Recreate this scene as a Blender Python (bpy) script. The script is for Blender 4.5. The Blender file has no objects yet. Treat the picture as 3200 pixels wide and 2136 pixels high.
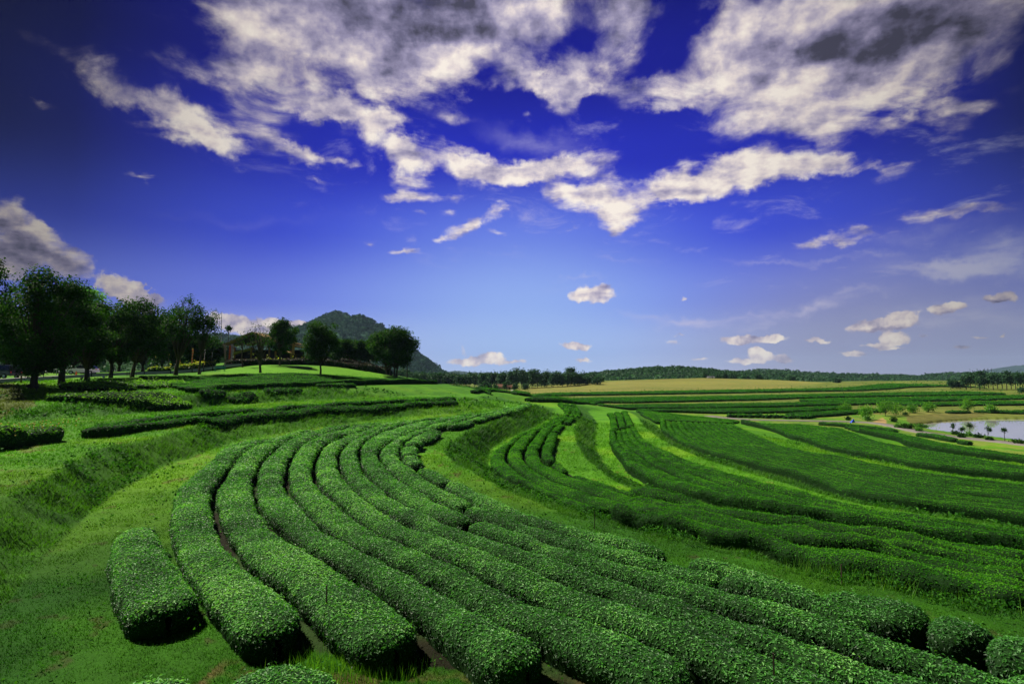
import bpy, math, random
import numpy as np
from mathutils import Vector
from mathutils.bvhtree import BVHTree
from mathutils.geometry import delaunay_2d_cdt

R = math.radians
rng = np.random.default_rng(7)
random.seed(7)
sc = bpy.context.scene
COL = sc.collection

# ------------------------------------------------------------------ camera
H = 4.9                       # eye height above the nearest tea bench
F = 3200 * 20.0 / 36.0        # focal length in photo pixels
PITCH = math.atan(104.0 / F)
cam_d = bpy.data.cameras.new("camera"); cam = bpy.data.objects.new("camera", cam_d); COL.objects.link(cam)
cam.location = (0, 0, H); cam.rotation_euler = (R(90) + PITCH, 0, 0)
cam_d.sensor_width = 36.0; cam_d.lens = 20.0; cam_d.clip_start = 0.1; cam_d.clip_end = 60000
sc.camera = cam

def ray(u, v):
    x = (u - 1600.0) / F; z = -(v - 1068.0) / F
    return x, math.cos(PITCH) - math.sin(PITCH) * z, math.sin(PITCH) + math.cos(PITCH) * z
def at(u, v, z):              # photo pixel + height -> point
    X, Y, Z = ray(u, v); t = (z - H) / Z
    return np.array([X * t, Y * t, z])
def atd(u, v, d):             # photo pixel + distance -> point
    X, Y, Z = ray(u, v); t = d / Y
    return np.array([X * t, d, H + Z * t])

# ------------------------------------------------------------------ light
SUN_AZ, SUN_EL = -62.0, 50.0   # degrees; azimuth from +Y towards +X
SKY_STRENGTH = 0.11
CS = 6.7                       # scales the shaped sky colours against the sky strength
sun_d = bpy.data.lights.new("sun", 'SUN'); sun = bpy.data.objects.new("sun", sun_d); COL.objects.link(sun)
sun_d.energy = 5.0; sun_d.angle = R(0.5); sun_d.color = (1.0, 0.93, 0.78)
sd = Vector((math.sin(R(SUN_AZ)) * math.cos(R(SUN_EL)), math.cos(R(SUN_AZ)) * math.cos(R(SUN_EL)), math.sin(R(SUN_EL))))
sun.rotation_euler = sd.to_track_quat('Z', 'Y').to_euler()
sc.view_settings.view_transform = 'Standard'; sc.view_settings.look = 'None'
sc.view_settings.exposure = 0.4; sc.view_settings.gamma = 1.0
try: sc.view_settings.use_curve_mapping = False
except Exception: pass
sc.cycles.max_bounces = 4; sc.cycles.diffuse_bounces = 2; sc.cycles.glossy_bounces = 2
sc.cycles.transmission_bounces = 3; sc.cycles.transparent_max_bounces = 4; sc.cycles.volume_bounces = 0
sc.cycles.caustics_reflective = False; sc.cycles.caustics_refractive = False

# ------------------------------------------------------------------ node helper
class NT:
    def __init__(s, tree): s.t = tree; s.n = tree.nodes; s.l = tree.links
    def add(s, typ, **kw):
        n = s.n.new(typ)
        for k, v in kw.items(): setattr(n, k, v)
        return n
    def set(s, sock, v):
        if hasattr(v, 'links') or isinstance(v, bpy.types.NodeSocket): s.l.new(v, sock)
        elif isinstance(v, (tuple, list)) and len(v) == 3 and sock.type == 'RGBA': sock.default_value = (*v, 1)
        else: sock.default_value = v
    def math(s, op, a, b=0.0, c=0.0, clamp=False):
        n = s.add('ShaderNodeMath', operation=op); n.use_clamp = clamp
        s.set(n.inputs[0], a); s.set(n.inputs[1], b); s.set(n.inputs[2], c); return n.outputs[0]
    def vmath(s, op, a, b=(0, 0, 0)):
        n = s.add('ShaderNodeVectorMath', operation=op); s.set(n.inputs[0], a); s.set(n.inputs[1], b)
        return n.outputs['Value'] if op in ('LENGTH', 'DOT_PRODUCT') else n.outputs[0]
    def mix(s, fac, a, b, blend='MIX'):
        n = s.add('ShaderNodeMix', data_type='RGBA', blend_type=blend)
        s.set(n.inputs['Factor'], fac); s.set(n.inputs[6], a); s.set(n.inputs[7], b); return n.outputs[2]
    def ramp(s, fac, stops, interp='LINEAR'):
        n = s.add('ShaderNodeValToRGB'); s.set(n.inputs[0], fac); cr = n.color_ramp; cr.interpolation = interp
        while len(cr.elements) < len(stops): cr.elements.new(0.5)
        for e, (p, c) in zip(cr.elements, stops):
            e.position = p; e.color = (*c, 1) if isinstance(c, tuple) else (c, c, c, 1)
        return n.outputs[0]
    def noise(s, vec, scale, detail=2.0, rough=0.5, dist=0.0, out='Fac'):
        n = s.add('ShaderNodeTexNoise'); s.set(n.inputs['Vector'], vec)
        n.inputs['Scale'].default_value = scale; n.inputs['Detail'].default_value = detail
        n.inputs['Roughness'].default_value = rough; n.inputs['Distortion'].default_value = dist
        return n.outputs[out]
    def smooth(s, v, a, b):
        n = s.add('ShaderNodeMapRange', interpolation_type='SMOOTHSTEP'); s.set(n.inputs[0], v)
        n.inputs[1].default_value = a; n.inputs[2].default_value = b
        n.inputs[3].default_value = 0.0; n.inputs[4].default_value = 1.0; return n.outputs[0]

# ------------------------------------------------------------------ sky
# every cloud: x, y, half length, half height (display pixels of the photo, turned into azimuth/elevation), tilt, weight
CLOUDS = [
 (820,30,360,110,4,1.25),(1040,95,230,90,10,1.0),(700,110,160,70,25,.8),(600,185,170,60,18,.7),(930,175,170,55,12,.8),(1260,10,220,60,0,.9),(560,60,110,70,40,.5),
 (500,160,160,40,8,.32),(760,200,150,40,6,.35),
 (1880,70,330,120,-12,1.2),(2160,60,240,110,-25,1.2),(1700,150,190,90,-30,.8),(1960,170,230,90,-25,.95),(1800,250,190,75,-8,.8),(2080,260,150,55,10,.42),(2250,160,140,50,-25,.4),(1900,310,160,50,8,.5),
 (1430,70,85,65,-50,1.1),(1330,150,110,45,-30,.9),(1190,165,80,45,15,.8),(1260,190,110,26,0,.5),
 (230,170,90,45,38,.75),(330,240,130,58,33,1.0),(440,290,120,50,30,1.0),(520,335,70,28,22,.9),(250,235,70,26,10,.45),
 (640,345,75,22,8,.75),(710,358,50,20,14,.6),(560,270,80,50,35,.3),(620,300,70,30,30,.26),(815,378,45,12,8,.6),(770,368,24,9,5,.5),
 (735,245,75,26,5,.95),(830,262,75,28,14,1.0),(890,275,45,26,30,.55),(850,315,70,16,12,.3),
 (85,236,48,12,14,.55),(325,407,42,12,8,.6),(437,398,26,7,5,.45),(730,415,26,8,12,.45),(100,95,60,14,25,.22),(150,10,60,10,10,.2),
 (905,345,80,40,42,.95),(925,395,70,36,50,.95),(1000,350,110,28,4,.75),(1060,395,120,30,5,1.1),(1190,385,140,30,2,1.1),(1300,378,120,32,-3,1.05),(1010,425,80,14,4,.45),
 (1370,470,110,42,6,1.05),(1420,500,60,40,60,.8),(1310,440,70,26,0,.6),(1470,430,110,34,-5,.7),(1410,410,70,26,0,.7),(1580,400,80,36,-14,.9),(1560,440,110,32,-10,.9),
 (1690,390,80,42,-8,1.1),(1640,430,130,34,-10,1.0),(1770,390,110,38,-4,.9),(1880,385,110,28,-3,.8),(1990,385,90,24,8,.7),(2080,372,40,10,-12,.4),(1410,535,22,12,-20,.6),
 (945,453,62,13,0,.7),(1045,452,52,11,-4,.6),(965,488,34,9,-4,.5),(1030,490,22,9,5,.5),(1075,520,66,14,-24,.8),(1120,490,48,18,-50,.8),(1140,462,32,14,15,.6),(1010,548,16,7,-5,.5),(1140,535,22,9,20,.4),
 (930,577,54,8,3,.9),(845,560,15,6,0,.7),(622,593,8,3,0,.6),(895,530,20,16,0,.25),(940,550,16,14,0,.25),(1305,525,26,6,-16,.5),
 (1500,215,95,34,-8,.9),(1420,190,60,26,10,.45),(1570,235,60,20,-5,.6),(1040,268,50,15,6,.55),(1150,235,60,28,20,.5),(1210,262,22,13,0,.6),(1285,235,28,26,10,.6),(1140,205,60,24,0,.4),(1080,230,30,12,0,.4),
 (2210,245,70,16,0,.5),(2030,290,50,16,-12,.45),(2090,268,18,9,-8,.4),
 (1370,677,62,15,-2,1.2),(1330,672,26,15,-10,1.1),(1380,662,20,11,0,1.0),(1572,683,13,5,0,.7),
 (30,500,45,40,10,1.2),(60,555,80,42,15,1.4),(150,605,72,36,25,1.25),(20,590,60,40,0,1.3),(90,540,24,18,0,1.0),
 (285,650,44,26,25,1.25),(320,672,45,24,25,1.2),(262,648,22,18,0,.9),(350,692,38,20,30,.6),
 (590,748,110,22,0,1.1),(690,752,60,12,0,.7),(820,745,30,12,0,.5),
 (1090,828,66,9,-3,1.0),(1120,818,34,10,-5,1.0),(1066,800,26,16,0,.35),(1180,830,40,6,0,.6),(1320,793,36,9,0,1.1),(1338,825,18,4,0,.8),(1540,785,60,12,5,.3),(1605,820,24,4,0,.5),
 (1715,778,60,9,0,1.1),(1775,775,30,8,0,1.0),(1740,815,26,15,0,1.2),(1715,828,46,6,0,.8),(1790,822,30,9,10,.7),(1880,781,34,6,0,.9),(1560,768,24,4,0,.4),
 (2030,745,88,14,-6,1.2),(2060,728,46,14,-10,1.1),(2145,712,28,12,0,.9),(2185,702,30,9,-10,.9),(2295,683,38,11,-2,1.3),(2050,775,34,13,0,1.2),(2010,790,44,6,0,.7),(1955,810,40,8,0,1.0),(2040,798,30,5,0,.8),
 (2120,770,20,5,0,.5),(2215,795,26,6,0,.7),(2250,772,40,4,0,.5),(2300,772,12,5,0,.5),
 (1900,545,100,26,-2,.62),(2000,540,120,20,-10,.3),(2150,490,120,15,-8,.55),(2260,480,90,14,-6,.35),
]
CIRRUS = [(2290,570,120,34,-8,.5),(2150,620,190,20,-3,.5),(2250,630,140,22,0,.45),(1850,722,140,18,-14,.42),(1720,730,150,10,-4,.3),(2000,600,120,10,-6,.25),(1440,610,70,8,4,.3),
          (1330,640,60,5,2,.25),(1980,680,110,12,-6,.3),(1560,740,180,10,4,.25),(2100,540,260,26,-10,.22),(1250,320,150,26,8,.25),(620,500,260,16,0,.10),(1790,600,160,9,4,.22),(2200,730,240,40,0,.35)]
GREYS = [(900,10,380,70,4,1.4),(1080,70,220,60,8,.8),(700,70,130,50,20,.6),(2100,40,300,100,-16,1.5),(1830,130,180,50,-28,.8),(2000,130,170,60,-25,.8),(2250,150,170,80,-20,1.0),(1400,-10,200,40,0,.6),
         (60,575,110,42,18,1.3),(30,520,50,28,10,.9),(160,628,80,30,25,1.3),(350,700,46,20,30,1.2),(2030,757,90,9,-6,1.2),(2160,716,36,9,-8,1.1),(2150,700,18,8,0,1.0),(2295,691,36,6,0,1.2),
         (1990,812,60,6,0,.6),(1880,788,44,4,0,.8),(2120,772,24,6,0,1.0),(2050,784,30,5,0,.6),(1730,784,50,4,0,.6),(600,757,90,9,0,.9)]
def build_world():
    w = bpy.data.worlds.new("World"); sc.world = w; w.use_nodes = True
    nt = NT(w.node_tree); nt.n.clear()
    out = nt.add('ShaderNodeOutputWorld'); bg = nt.add('ShaderNodeBackground')
    nt.l.new(bg.outputs[0], out.inputs[0])
    sky = nt.add('ShaderNodeTexSky', sky_type='NISHITA'); sky.sun_disc = False
    sky.sun_elevation = R(SUN_EL); sky.sun_rotation = R(SUN_AZ); sky.altitude = 400
    tc = nt.add('ShaderNodeTexCoord'); d = tc.outputs['Generated']
    sx = nt.add('ShaderNodeSeparateXYZ'); nt.l.new(d, sx.inputs[0]); X, Y, Z = sx.outputs
    az = nt.math('ARCTAN2', X, Y)
    el = nt.math('ARCSINE', nt.math('MAXIMUM', Z, -0.2))
    # ground-plane style coordinates of the cloud deck
    k = nt.math('ADD', nt.math('MAXIMUM', Z, 0.0), 0.14)
    qx = nt.math('DIVIDE', X, k); qy = nt.math('DIVIDE', Y, k)
    cq = nt.add('ShaderNodeCombineXYZ'); nt.l.new(qx, cq.inputs[0]); nt.l.new(qy, cq.inputs[1]); Q = cq.outputs[0]
    # warp for the outlines
    def scl(v, k_): n_ = nt.vmath('SCALE', v); n_.node.inputs['Scale'].default_value = k_; return n_
    wn = nt.noise(d, 7.0, 6.0, 0.62, out='Color'); wv = scl(nt.vmath('SUBTRACT', wn, (0.5, 0.5, 0.5)), 0.10)
    wn2 = nt.noise(d, 45.0, 4.0, 0.6, out='Color'); wv2 = scl(nt.vmath('SUBTRACT', wn2, (0.5, 0.5, 0.5)), 0.020)
    ce = nt.add('ShaderNodeCombineXYZ'); nt.l.new(az, ce.inputs[0]); nt.l.new(el, ce.inputs[1])
    Ps = nt.vmath('ADD', ce.outputs[0], wv2); P = nt.vmath('ADD', Ps, wv)
    def ae(px, py):
        x, y, z = ray(px * 1.36228, py * 1.36228); l = math.sqrt(x * x + y * y + z * z)
        return math.atan2(x, y), math.asin(z / l)
    def field(items, P, Ps):
        acc = 0.0
        for (cx, cy, rx, ry, rot, wt) in items:
            a0 = ae(cx, cy); c, s_ = math.cos(R(rot)), math.sin(R(rot))
            a1 = ae(cx + rx * c, cy + rx * s_); a2 = ae(cx - ry * s_, cy + ry * c)
            L1 = math.hypot(a1[0] - a0[0], a1[1] - a0[1]); L2 = math.hypot(a2[0] - a0[0], a2[1] - a0[1])
            ang = math.atan2(a1[1] - a0[1], a1[0] - a0[0])
            m = nt.add('ShaderNodeMapping', vector_type='TEXTURE')
            nt.l.new(P if min(rx, ry) > 17 else Ps, m.inputs[0])
            m.inputs['Location'].default_value = (a0[0], a0[1], 0); m.inputs['Rotation'].default_value = (0, 0, ang)
            m.inputs['Scale'].default_value = (L1 * 1.35, L2 * 1.45, 1)
            g = nt.add('ShaderNodeTexGradient', gradient_type='SPHERICAL'); nt.l.new(m.outputs[0], g.inputs[0])
            acc = nt.math('MULTIPLY_ADD', g.outputs['Fac'], wt, acc)
        return acc
    Fd = field(CLOUDS, P, Ps)
    Fc = field(CIRRUS, P, P)
    Fg = field(GREYS, P, Ps)
    hiw = nt.smooth(Z, 0.06, 0.24)
    # streaky deck noise overhead, puffier noise low down
    n_deck = nt.noise(Q, 3.8, 10.0, 0.585, 0.45)
    n_dome = nt.noise(d, 34.0, 8.0, 0.62, 0.1)
    n1 = nt.math('ADD', nt.math('MULTIPLY', n_deck, hiw), nt.math('MULTIPLY', n_dome, nt.math('SUBTRACT', 1.0, hiw)))
    gate = nt.math('MINIMUM', nt.math('MULTIPLY', Fd, 4.0), 1.0)
    amp = nt.math('ADD', 1.5, nt.math('MULTIPLY', hiw, 2.1))
    D = nt.math('ADD', nt.math('MULTIPLY', Fd, 1.15), nt.math('MULTIPLY', nt.math('MULTIPLY', nt.math('SUBTRACT', n1, 0.55), amp), gate))
    a_soft = nt.smooth(D, 0.02, 1.05); a_hard = nt.smooth(D, 0.12, 0.46)
    alpha = nt.mix(hiw, a_hard, a_soft)
    # relief: the side towards the sun and the crest are bright, the body is grey
    offd = nt.vmath('ADD', d, (-0.010, 0.003, 0.013))
    r1 = nt.math('SUBTRACT', nt.noise(d, 30.0, 5.0, 0.55), nt.noise(offd, 30.0, 5.0, 0.55))
    offq = nt.vmath('ADD', Q, (-0.07, -0.05, 0.0))
    r2 = nt.math('SUBTRACT', nt.noise(Q, 5.0, 6.0, 0.55), nt.noise(offq, 5.0, 6.0, 0.55))
    rel = nt.math('ADD', nt.math('MULTIPLY', r1, nt.math('SUBTRACT', 0.75, nt.math('MULTIPLY', hiw, 0.35))), nt.math('MULTIPLY', r2, nt.math('MULTIPLY', hiw, 0.95)))
    hi = nt.smooth(Z, 0.30, 0.56)
    thick = nt.smooth(D, 0.7, 2.0)
    gn = nt.math('ADD', Fg, nt.math('MULTIPLY', nt.math('SUBTRACT', nt.noise(Q, 3.0, 4.0, 0.5), 0.5), nt.math('MINIMUM', nt.math('MULTIPLY', Fg, 3.0), 1.6)))
    gsm = nt.smooth(gn, 0.0, 1.35)
    body = nt.math('ADD', nt.math('MULTIPLY', thick, nt.math('ADD', 0.06, nt.math('MULTIPLY', hi, 0.14))), nt.math('MULTIPLY', gsm, 0.40))
    lit = nt.math('ADD', nt.math('MULTIPLY', rel, 1.9), nt.math('SUBTRACT', nt.math('ADD', nt.math('SUBTRACT', 0.77, nt.math('MULTIPLY', hi, 0.17)), nt.math('MULTIPLY', nt.smooth(D, 0.2, 1.0), 0.08)), body), clamp=True)
    ccol = nt.ramp(lit, [(0.0, (0.07, 0.068, 0.11)), (0.22, (0.17, 0.16, 0.27)), (0.45, (0.34, 0.31, 0.47)), (0.66, (0.58, 0.52, 0.62)), (0.84, (0.85, 0.75, 0.73)), (1.0, (1.0, 0.91, 0.82))])
    # clear sky: deepening with height
    base = nt.ramp(nt.math('DIVIDE', el, 0.8, clamp=True),
        [(0.0, (0.56, 0.60, 0.86)), (0.06, (0.38, 0.45, 0.86)), (0.16, (0.150, 0.215, 0.86)), (0.30, (0.050, 0.085, 0.76)), (0.46, (0.016, 0.025, 0.50)), (0.62, (0.007, 0.009, 0.29)), (0.85, (0.003, 0.004, 0.10)), (1.0, (0.002, 0.003, 0.06))], 'EASE')
    glow = field([(1200, 780, 520, 300, 0, 1.0)], ce.outputs[0], ce.outputs[0]); pale = field([(2050, 790, 820, 230, -3, 1.2)], ce.outputs[0], ce.outputs[0])
    base = nt.mix(nt.math('MULTIPLY', nt.smooth(glow, 0.0, 1.0), 0.75), base, (0.36, 0.55, 0.92))
    base = nt.mix(nt.math('MULTIPLY', nt.smooth(pale, 0.0, 1.0), 0.75), base, (0.30, 0.315, 0.47))
    # vignette painted into the sky: darker away from the middle of the view
    pol = nt.math('SUBTRACT', az, 0.04); pol = nt.math('MULTIPLY', pol, pol)
    edge_dim = nt.ramp(pol, [(0.0, 1.0), (0.10, 0.88), (0.28, 0.60), (0.50, 0.18), (0.70, 0.06), (1.0, 0.04)])
    lowf = nt.smooth(el, 0.02, 0.34)
    edge_dim_col = nt.mix(lowf, nt.mix(0.35, (1, 1, 1), edge_dim), edge_dim)
    base = nt.mix(1.0, base, edge_dim_col, 'MULTIPLY')
    nish = nt.mix(0.994, sky.outputs[0], nt.mix(1.0, base, (CS, CS, CS), 'MULTIPLY'))
    cn = nt.noise(Q, 2.2, 8.0, 0.62, 0.4)
    cir = nt.math('MULTIPLY', nt.smooth(nt.math('ADD', Fc, nt.math('MULTIPLY', nt.math('SUBTRACT', cn, 0.5), nt.math('MINIMUM', nt.math('MULTIPLY', Fc, 4.0), 1.2))), 0.0, 0.75), 0.85)
    # faint torn veil between the big clouds
    veil = nt.math('MULTIPLY', nt.smooth(nt.noise(Q, 3.4, 9.0, 0.66, 0.5), 0.53, 0.80), nt.smooth(field([(1250, 300, 900, 300, 0, 1.0), (2000, 420, 500, 300, 0, .8)], P, P), 0.05, 0.6))
    cir = nt.math('MAXIMUM', cir, nt.math('MULTIPLY', veil, 0.55))
    cs = CS
    c0 = nt.mix(cir, nish, nt.mix(nt.smooth(az, 0.30, 0.75), (0.62 * cs, 0.58 * cs, 0.76 * cs), (0.34 * cs, 0.35 * cs, 0.46 * cs)))
    cc = nt.mix(1.0, ccol, (cs, cs, cs), 'MULTIPLY')
    cornerf = nt.mix(0.70, (1, 1, 1), edge_dim)  # clouds dimmed by the same painted vignette
    cc = nt.mix(1.0, cc, cornerf, 'MULTIPLY')
    fin = nt.mix(alpha, c0, cc)
    nt.l.new(fin, bg.inputs[0]); bg.inputs[1].default_value = SKY_STRENGTH
    w.cycles.sampling_method = 'MANUAL'; w.cycles.sample_map_resolution = 256
build_world()

# ------------------------------------------------------------------ numpy noise
def _h(ix, iy, iz, seed):
    n = (ix.astype(np.int64) * 374761393 + iy.astype(np.int64) * 668265263 + iz.astype(np.int64) * 2147483647 + seed * 1274126177) & 0xffffffff
    n = ((n ^ (n >> 13)) * 1274126177) & 0xffffffff
    n = (n ^ (n >> 16)) & 0xffffffff
    return n / 4294967295.0
def vnoise(x, y, z=None, seed=0):
    if z is None: z = np.zeros_like(x)
    x0 = np.floor(x); y0 = np.floor(y); z0 = np.floor(z)
    fx, fy, fz = x - x0, y - y0, z - z0
    fx = fx * fx * (3 - 2 * fx); fy = fy * fy * (3 - 2 * fy); fz = fz * fz * (3 - 2 * fz)
    r = 0
    for dx in (0, 1):
        for dy in (0, 1):
            for dz in (0, 1):
                r = r + _h(x0 + dx, y0 + dy, z0 + dz, seed) * (fx if dx else 1 - fx) * (fy if dy else 1 - fy) * (fz if dz else 1 - fz)
    return r
def fbm(x, y, z=None, oct=4, seed=0, gain=0.5):
    a, s, t = 1.0, 0.0, 0.0
    for o in range(oct):
        f = 2.03 ** o
        s = s + a * vnoise(x * f + 13.7 * o, y * f + 7.1 * o, None if z is None else z * f, seed + o); t += a; a *= gain
    return s / t
def sstep(x, a, b):
    t = np.clip((x - a) / (b - a), 0, 1); return t * t * (3 - 2 * t)

# ------------------------------------------------------------------ mesh helpers
def tag(o, label=None, cat=None, group=None, kind=None):
    if label: o['label'] = label
    if cat: o['category'] = cat
    if group: o['group'] = group
    if kind: o['kind'] = kind
    return o
def empty(name, loc, rz=0.0):
    o = bpy.data.objects.new(name, None); COL.objects.link(o); o.location = loc; o.rotation_euler = (0, 0, rz)
    o.empty_display_size = 0.3; return o
def mesh_np(name, V, quads=None, tris=None, mats=(), midx=None, attrs=None, smooth=False, parent=None):
    me = bpy.data.meshes.new(name); V = np.asarray(V, np.float32)
    parts = []; starts = []; tot = []; pos = 0
    for fs, k in ((quads, 4), (tris, 3)):
        if fs is not None and len(fs):
            fs = np.asarray(fs, np.int32); parts.append(fs.ravel())
            starts.append(pos + np.arange(len(fs), dtype=np.int32) * k); tot.append(np.full(len(fs), k, np.int32)); pos += len(fs) * k
    loops = np.concatenate(parts); starts = np.concatenate(starts); tot = np.concatenate(tot)
    me.vertices.add(len(V)); me.vertices.foreach_set('co', V.ravel())
    me.loops.add(len(loops)); me.loops.foreach_set('vertex_index', loops)
    me.polygons.add(len(starts)); me.polygons.foreach_set('loop_start', starts); me.polygons.foreach_set('loop_total', tot)
    for m in mats: me.materials.append(m)
    if midx is not None: me.polygons.foreach_set('material_index', np.asarray(midx, np.int32))
    me.update(calc_edges=True)
    if smooth is not False:
        sm = np.ones(len(starts), bool) if smooth is True else np.asarray(smooth, bool)
        me.polygons.foreach_set('use_smooth', sm)
    for k, (typ, arr) in (attrs or {}).items():
        a = me.attributes.new(k, typ, 'POINT')
        if typ == 'FLOAT': a.data.foreach_set('value', np.asarray(arr, np.float32))
        else:
            c = np.ones((len(V), 4), np.float32); c[:, :3] = arr; a.data.foreach_set('color', c.ravel())
    o = bpy.data.objects.new(name, me); COL.objects.link(o)
    if parent is not None: o.parent = parent
    return o
class MB:
    """collects simple solids, links them as one mesh"""
    def __init__(s): s.v = []; s.f = []
    def box(s, c, d, rz=0.0, taper=1.0, shear=(0, 0)):
        b = len(s.v); cx, cy, cz = c; hx, hy, hz = d[0] / 2, d[1] / 2, d[2] / 2
        for sz in (-1, 1):
            k = taper if sz > 0 else 1.0
            for sx, sy in ((-1, -1), (1, -1), (1, 1), (-1, 1)):
                x, y = sx * hx * k + (shear[0] if sz > 0 else 0), sy * hy * k + (shear[1] if sz > 0 else 0)
                s.v.append((cx + x * math.cos(rz) - y * math.sin(rz), cy + x * math.sin(rz) + y * math.cos(rz), cz + sz * hz))
        s.f += [[b + i for i in q] for q in ((0, 3, 2, 1), (4, 5, 6, 7), (0, 1, 5, 4), (1, 2, 6, 5), (2, 3, 7, 6), (3, 0, 4, 7))]
        return s
    def tube(s, pts, rad, n=7):
        pts = [Vector(p) for p in pts]; b0 = len(s.v)
        for i, p in enumerate(pts):
            t = (pts[min(i + 1, len(pts) - 1)] - pts[max(i - 1, 0)]).normalized()
            a = t.orthogonal().normalized() if abs(t.z) > 0.9 else t.cross(Vector((0, 0, 1))).normalized()
            c = t.cross(a); r = rad[i] if hasattr(rad, '__len__') else rad
            for k in range(n):
                an = 2 * math.pi * k / n; s.v.append(tuple(p + (a * math.cos(an) + c * math.sin(an)) * r))
        for i in range(len(pts) - 1):
            for k in range(n):
                s.f.append([b0 + i * n + k, b0 + i * n + (k + 1) % n, b0 + (i + 1) * n + (k + 1) % n, b0 + (i + 1) * n + k])
        s.f.append([b0 + k for k in range(n)][::-1]); s.f.append([b0 + (len(pts) - 1) * n + k for k in range(n)])
        return s
    def prism(s, prof, x0, x1, axis='x'):
        """profile of (a, z) pairs swept along an axis"""
        b = len(s.v); n = len(prof)
        for x in (x0, x1):
            for (a, z) in prof: s.v.append((x, a, z) if axis == 'x' else (a, x, z))
        for k in range(n): s.f.append([b + k, b + (k + 1) % n, b + n + (k + 1) % n, b + n + k])
        s.f.append([b + k for k in range(n)][::-1]); s.f.append([b + n + k for k in range(n)])
        return s
    def poly(s, pts): b = len(s.v); s.v += [tuple(p) for p in pts]; s.f.append([b + i for i in range(len(pts))]); return s
    def ball(s, c, r, seg=8, rings=5, sq=(1, 1, 1)):
        b = len(s.v)
        for i in range(1, rings):
            th = math.pi * i / rings
            for k in range(seg):
                an = 2 * math.pi * k / seg
                s.v.append((c[0] + r * sq[0] * math.sin(th) * math.cos(an), c[1] + r * sq[1] * math.sin(th) * math.sin(an), c[2] + r * sq[2] * math.cos(th)))
        top = len(s.v); s.v.append((c[0], c[1], c[2] + r * sq[2])); bot = len(s.v); s.v.append((c[0], c[1], c[2] - r * sq[2]))
        for i in range(rings - 2):
            for k in range(seg):
                s.f.append([b + i * seg + k, b + (i + 1) * seg + k, b + (i + 1) * seg + (k + 1) % seg, b + i * seg + (k + 1) % seg])
        for k in range(seg):
            s.f.append([top, b + k, b + (k + 1) % seg]); s.f.append([bot, b + (rings - 2) * seg + (k + 1) % seg, b + (rings - 2) * seg + k])
        return s
    def build(s, name, mat, parent=None, smooth=False, bevel=0.0):
        me = bpy.data.meshes.new(name); me.from_pydata([tuple(map(float, p)) for p in s.v], [], s.f); me.materials.append(mat); me.update()
        if smooth: me.polygons.foreach_set('use_smooth', [True] * len(me.polygons))
        o = bpy.data.objects.new(name, me); COL.objects.link(o)
        if parent is not None: o.parent = parent
        if bevel:
            m = o.modifiers.new('bevel', 'BEVEL'); m.width = bevel; m.segments = 2; m.limit_method = 'ANGLE'
        return o

# ------------------------------------------------------------------ materials
def mat(name, col, rough=0.7, spec=0.3, metal=0.0, vary=0.12, scale=3.0, bump=0.0, bscale=20.0):
    m = bpy.data.materials.new(name); m.use_nodes = True; nt = NT(m.node_tree)
    p = nt.n['Principled BSDF']; tc = nt.add('ShaderNodeTexCoord')
    n = nt.noise(tc.outputs['Object'], scale, 5.0, 0.6)
    c = nt.mix(n, tuple(x * (1 - vary) for x in col), tuple(min(1, x * (1 + vary)) for x in col))
    nt.l.new(c, p.inputs['Base Color']); p.inputs['Roughness'].default_value = rough
    p.inputs['Specular IOR Level'].default_value = spec; p.inputs['Metallic'].default_value = metal
    if bump:
        b = nt.add('ShaderNodeBump'); b.inputs['Strength'].default_value = bump
        nt.l.new(nt.noise(tc.outputs['Object'], bscale, 4.0, 0.6), b.inputs['Height']); nt.l.new(b.outputs[0], p.inputs['Normal'])
    return m
def leafmat(name, stops, rough=0.42, spec=0.5, trans=0.25, tcol=(0.12, 0.30, 0.02)):
    m = bpy.data.materials.new(name); m.use_nodes = True; nt = NT(m.node_tree)
    p = nt.n['Principled BSDF']; out = nt.n['Material Output']
    at_ = nt.add('ShaderNodeAttribute', attribute_name='tint')
    c = nt.ramp(at_.outputs['Fac'], stops)
    nt.l.new(c, p.inputs['Base Color']); p.inputs['Roughness'].default_value = rough
    p.inputs['Specular IOR Level'].default_value = spec
    if trans > 0:
        tr = nt.add('ShaderNodeBsdfTranslucent'); nt.l.new(nt.mix(1.0, c, (2.2, 2.4, 0.9), 'MULTIPLY'), tr.inputs[0])
        mx = nt.add('ShaderNodeMixShader'); mx.inputs[0].default_value = trans
        nt.l.new(p.outputs[0], mx.inputs[1]); nt.l.new(tr.outputs[0], mx.inputs[2]); nt.l.new(mx.outputs[0], out.inputs[0])
    return m
M = {}
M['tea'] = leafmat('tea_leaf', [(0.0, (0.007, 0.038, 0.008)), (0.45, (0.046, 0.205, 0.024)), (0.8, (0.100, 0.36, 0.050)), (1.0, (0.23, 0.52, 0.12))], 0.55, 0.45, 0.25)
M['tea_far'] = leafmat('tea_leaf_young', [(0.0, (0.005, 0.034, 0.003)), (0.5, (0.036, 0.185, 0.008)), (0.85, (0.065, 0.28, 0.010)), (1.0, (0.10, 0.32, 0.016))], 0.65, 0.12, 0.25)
M['tea_body'] = mat('tea_inner_twigs', (0.010, 0.034, 0.007), 0.9, 0.1, vary=0.5, scale=9.0, bump=0.8, bscale=25.0)
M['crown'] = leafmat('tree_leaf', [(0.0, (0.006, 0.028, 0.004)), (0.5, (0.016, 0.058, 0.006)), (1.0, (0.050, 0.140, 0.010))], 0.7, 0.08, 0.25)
M['crown_bright'] = leafmat('tree_leaf_bright', [(0.0, (0.035, 0.13, 0.01)), (0.5, (0.09, 0.26, 0.016)), (1.0, (0.20, 0.42, 0.03))], 0.5, 0.3, 0.35)
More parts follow.
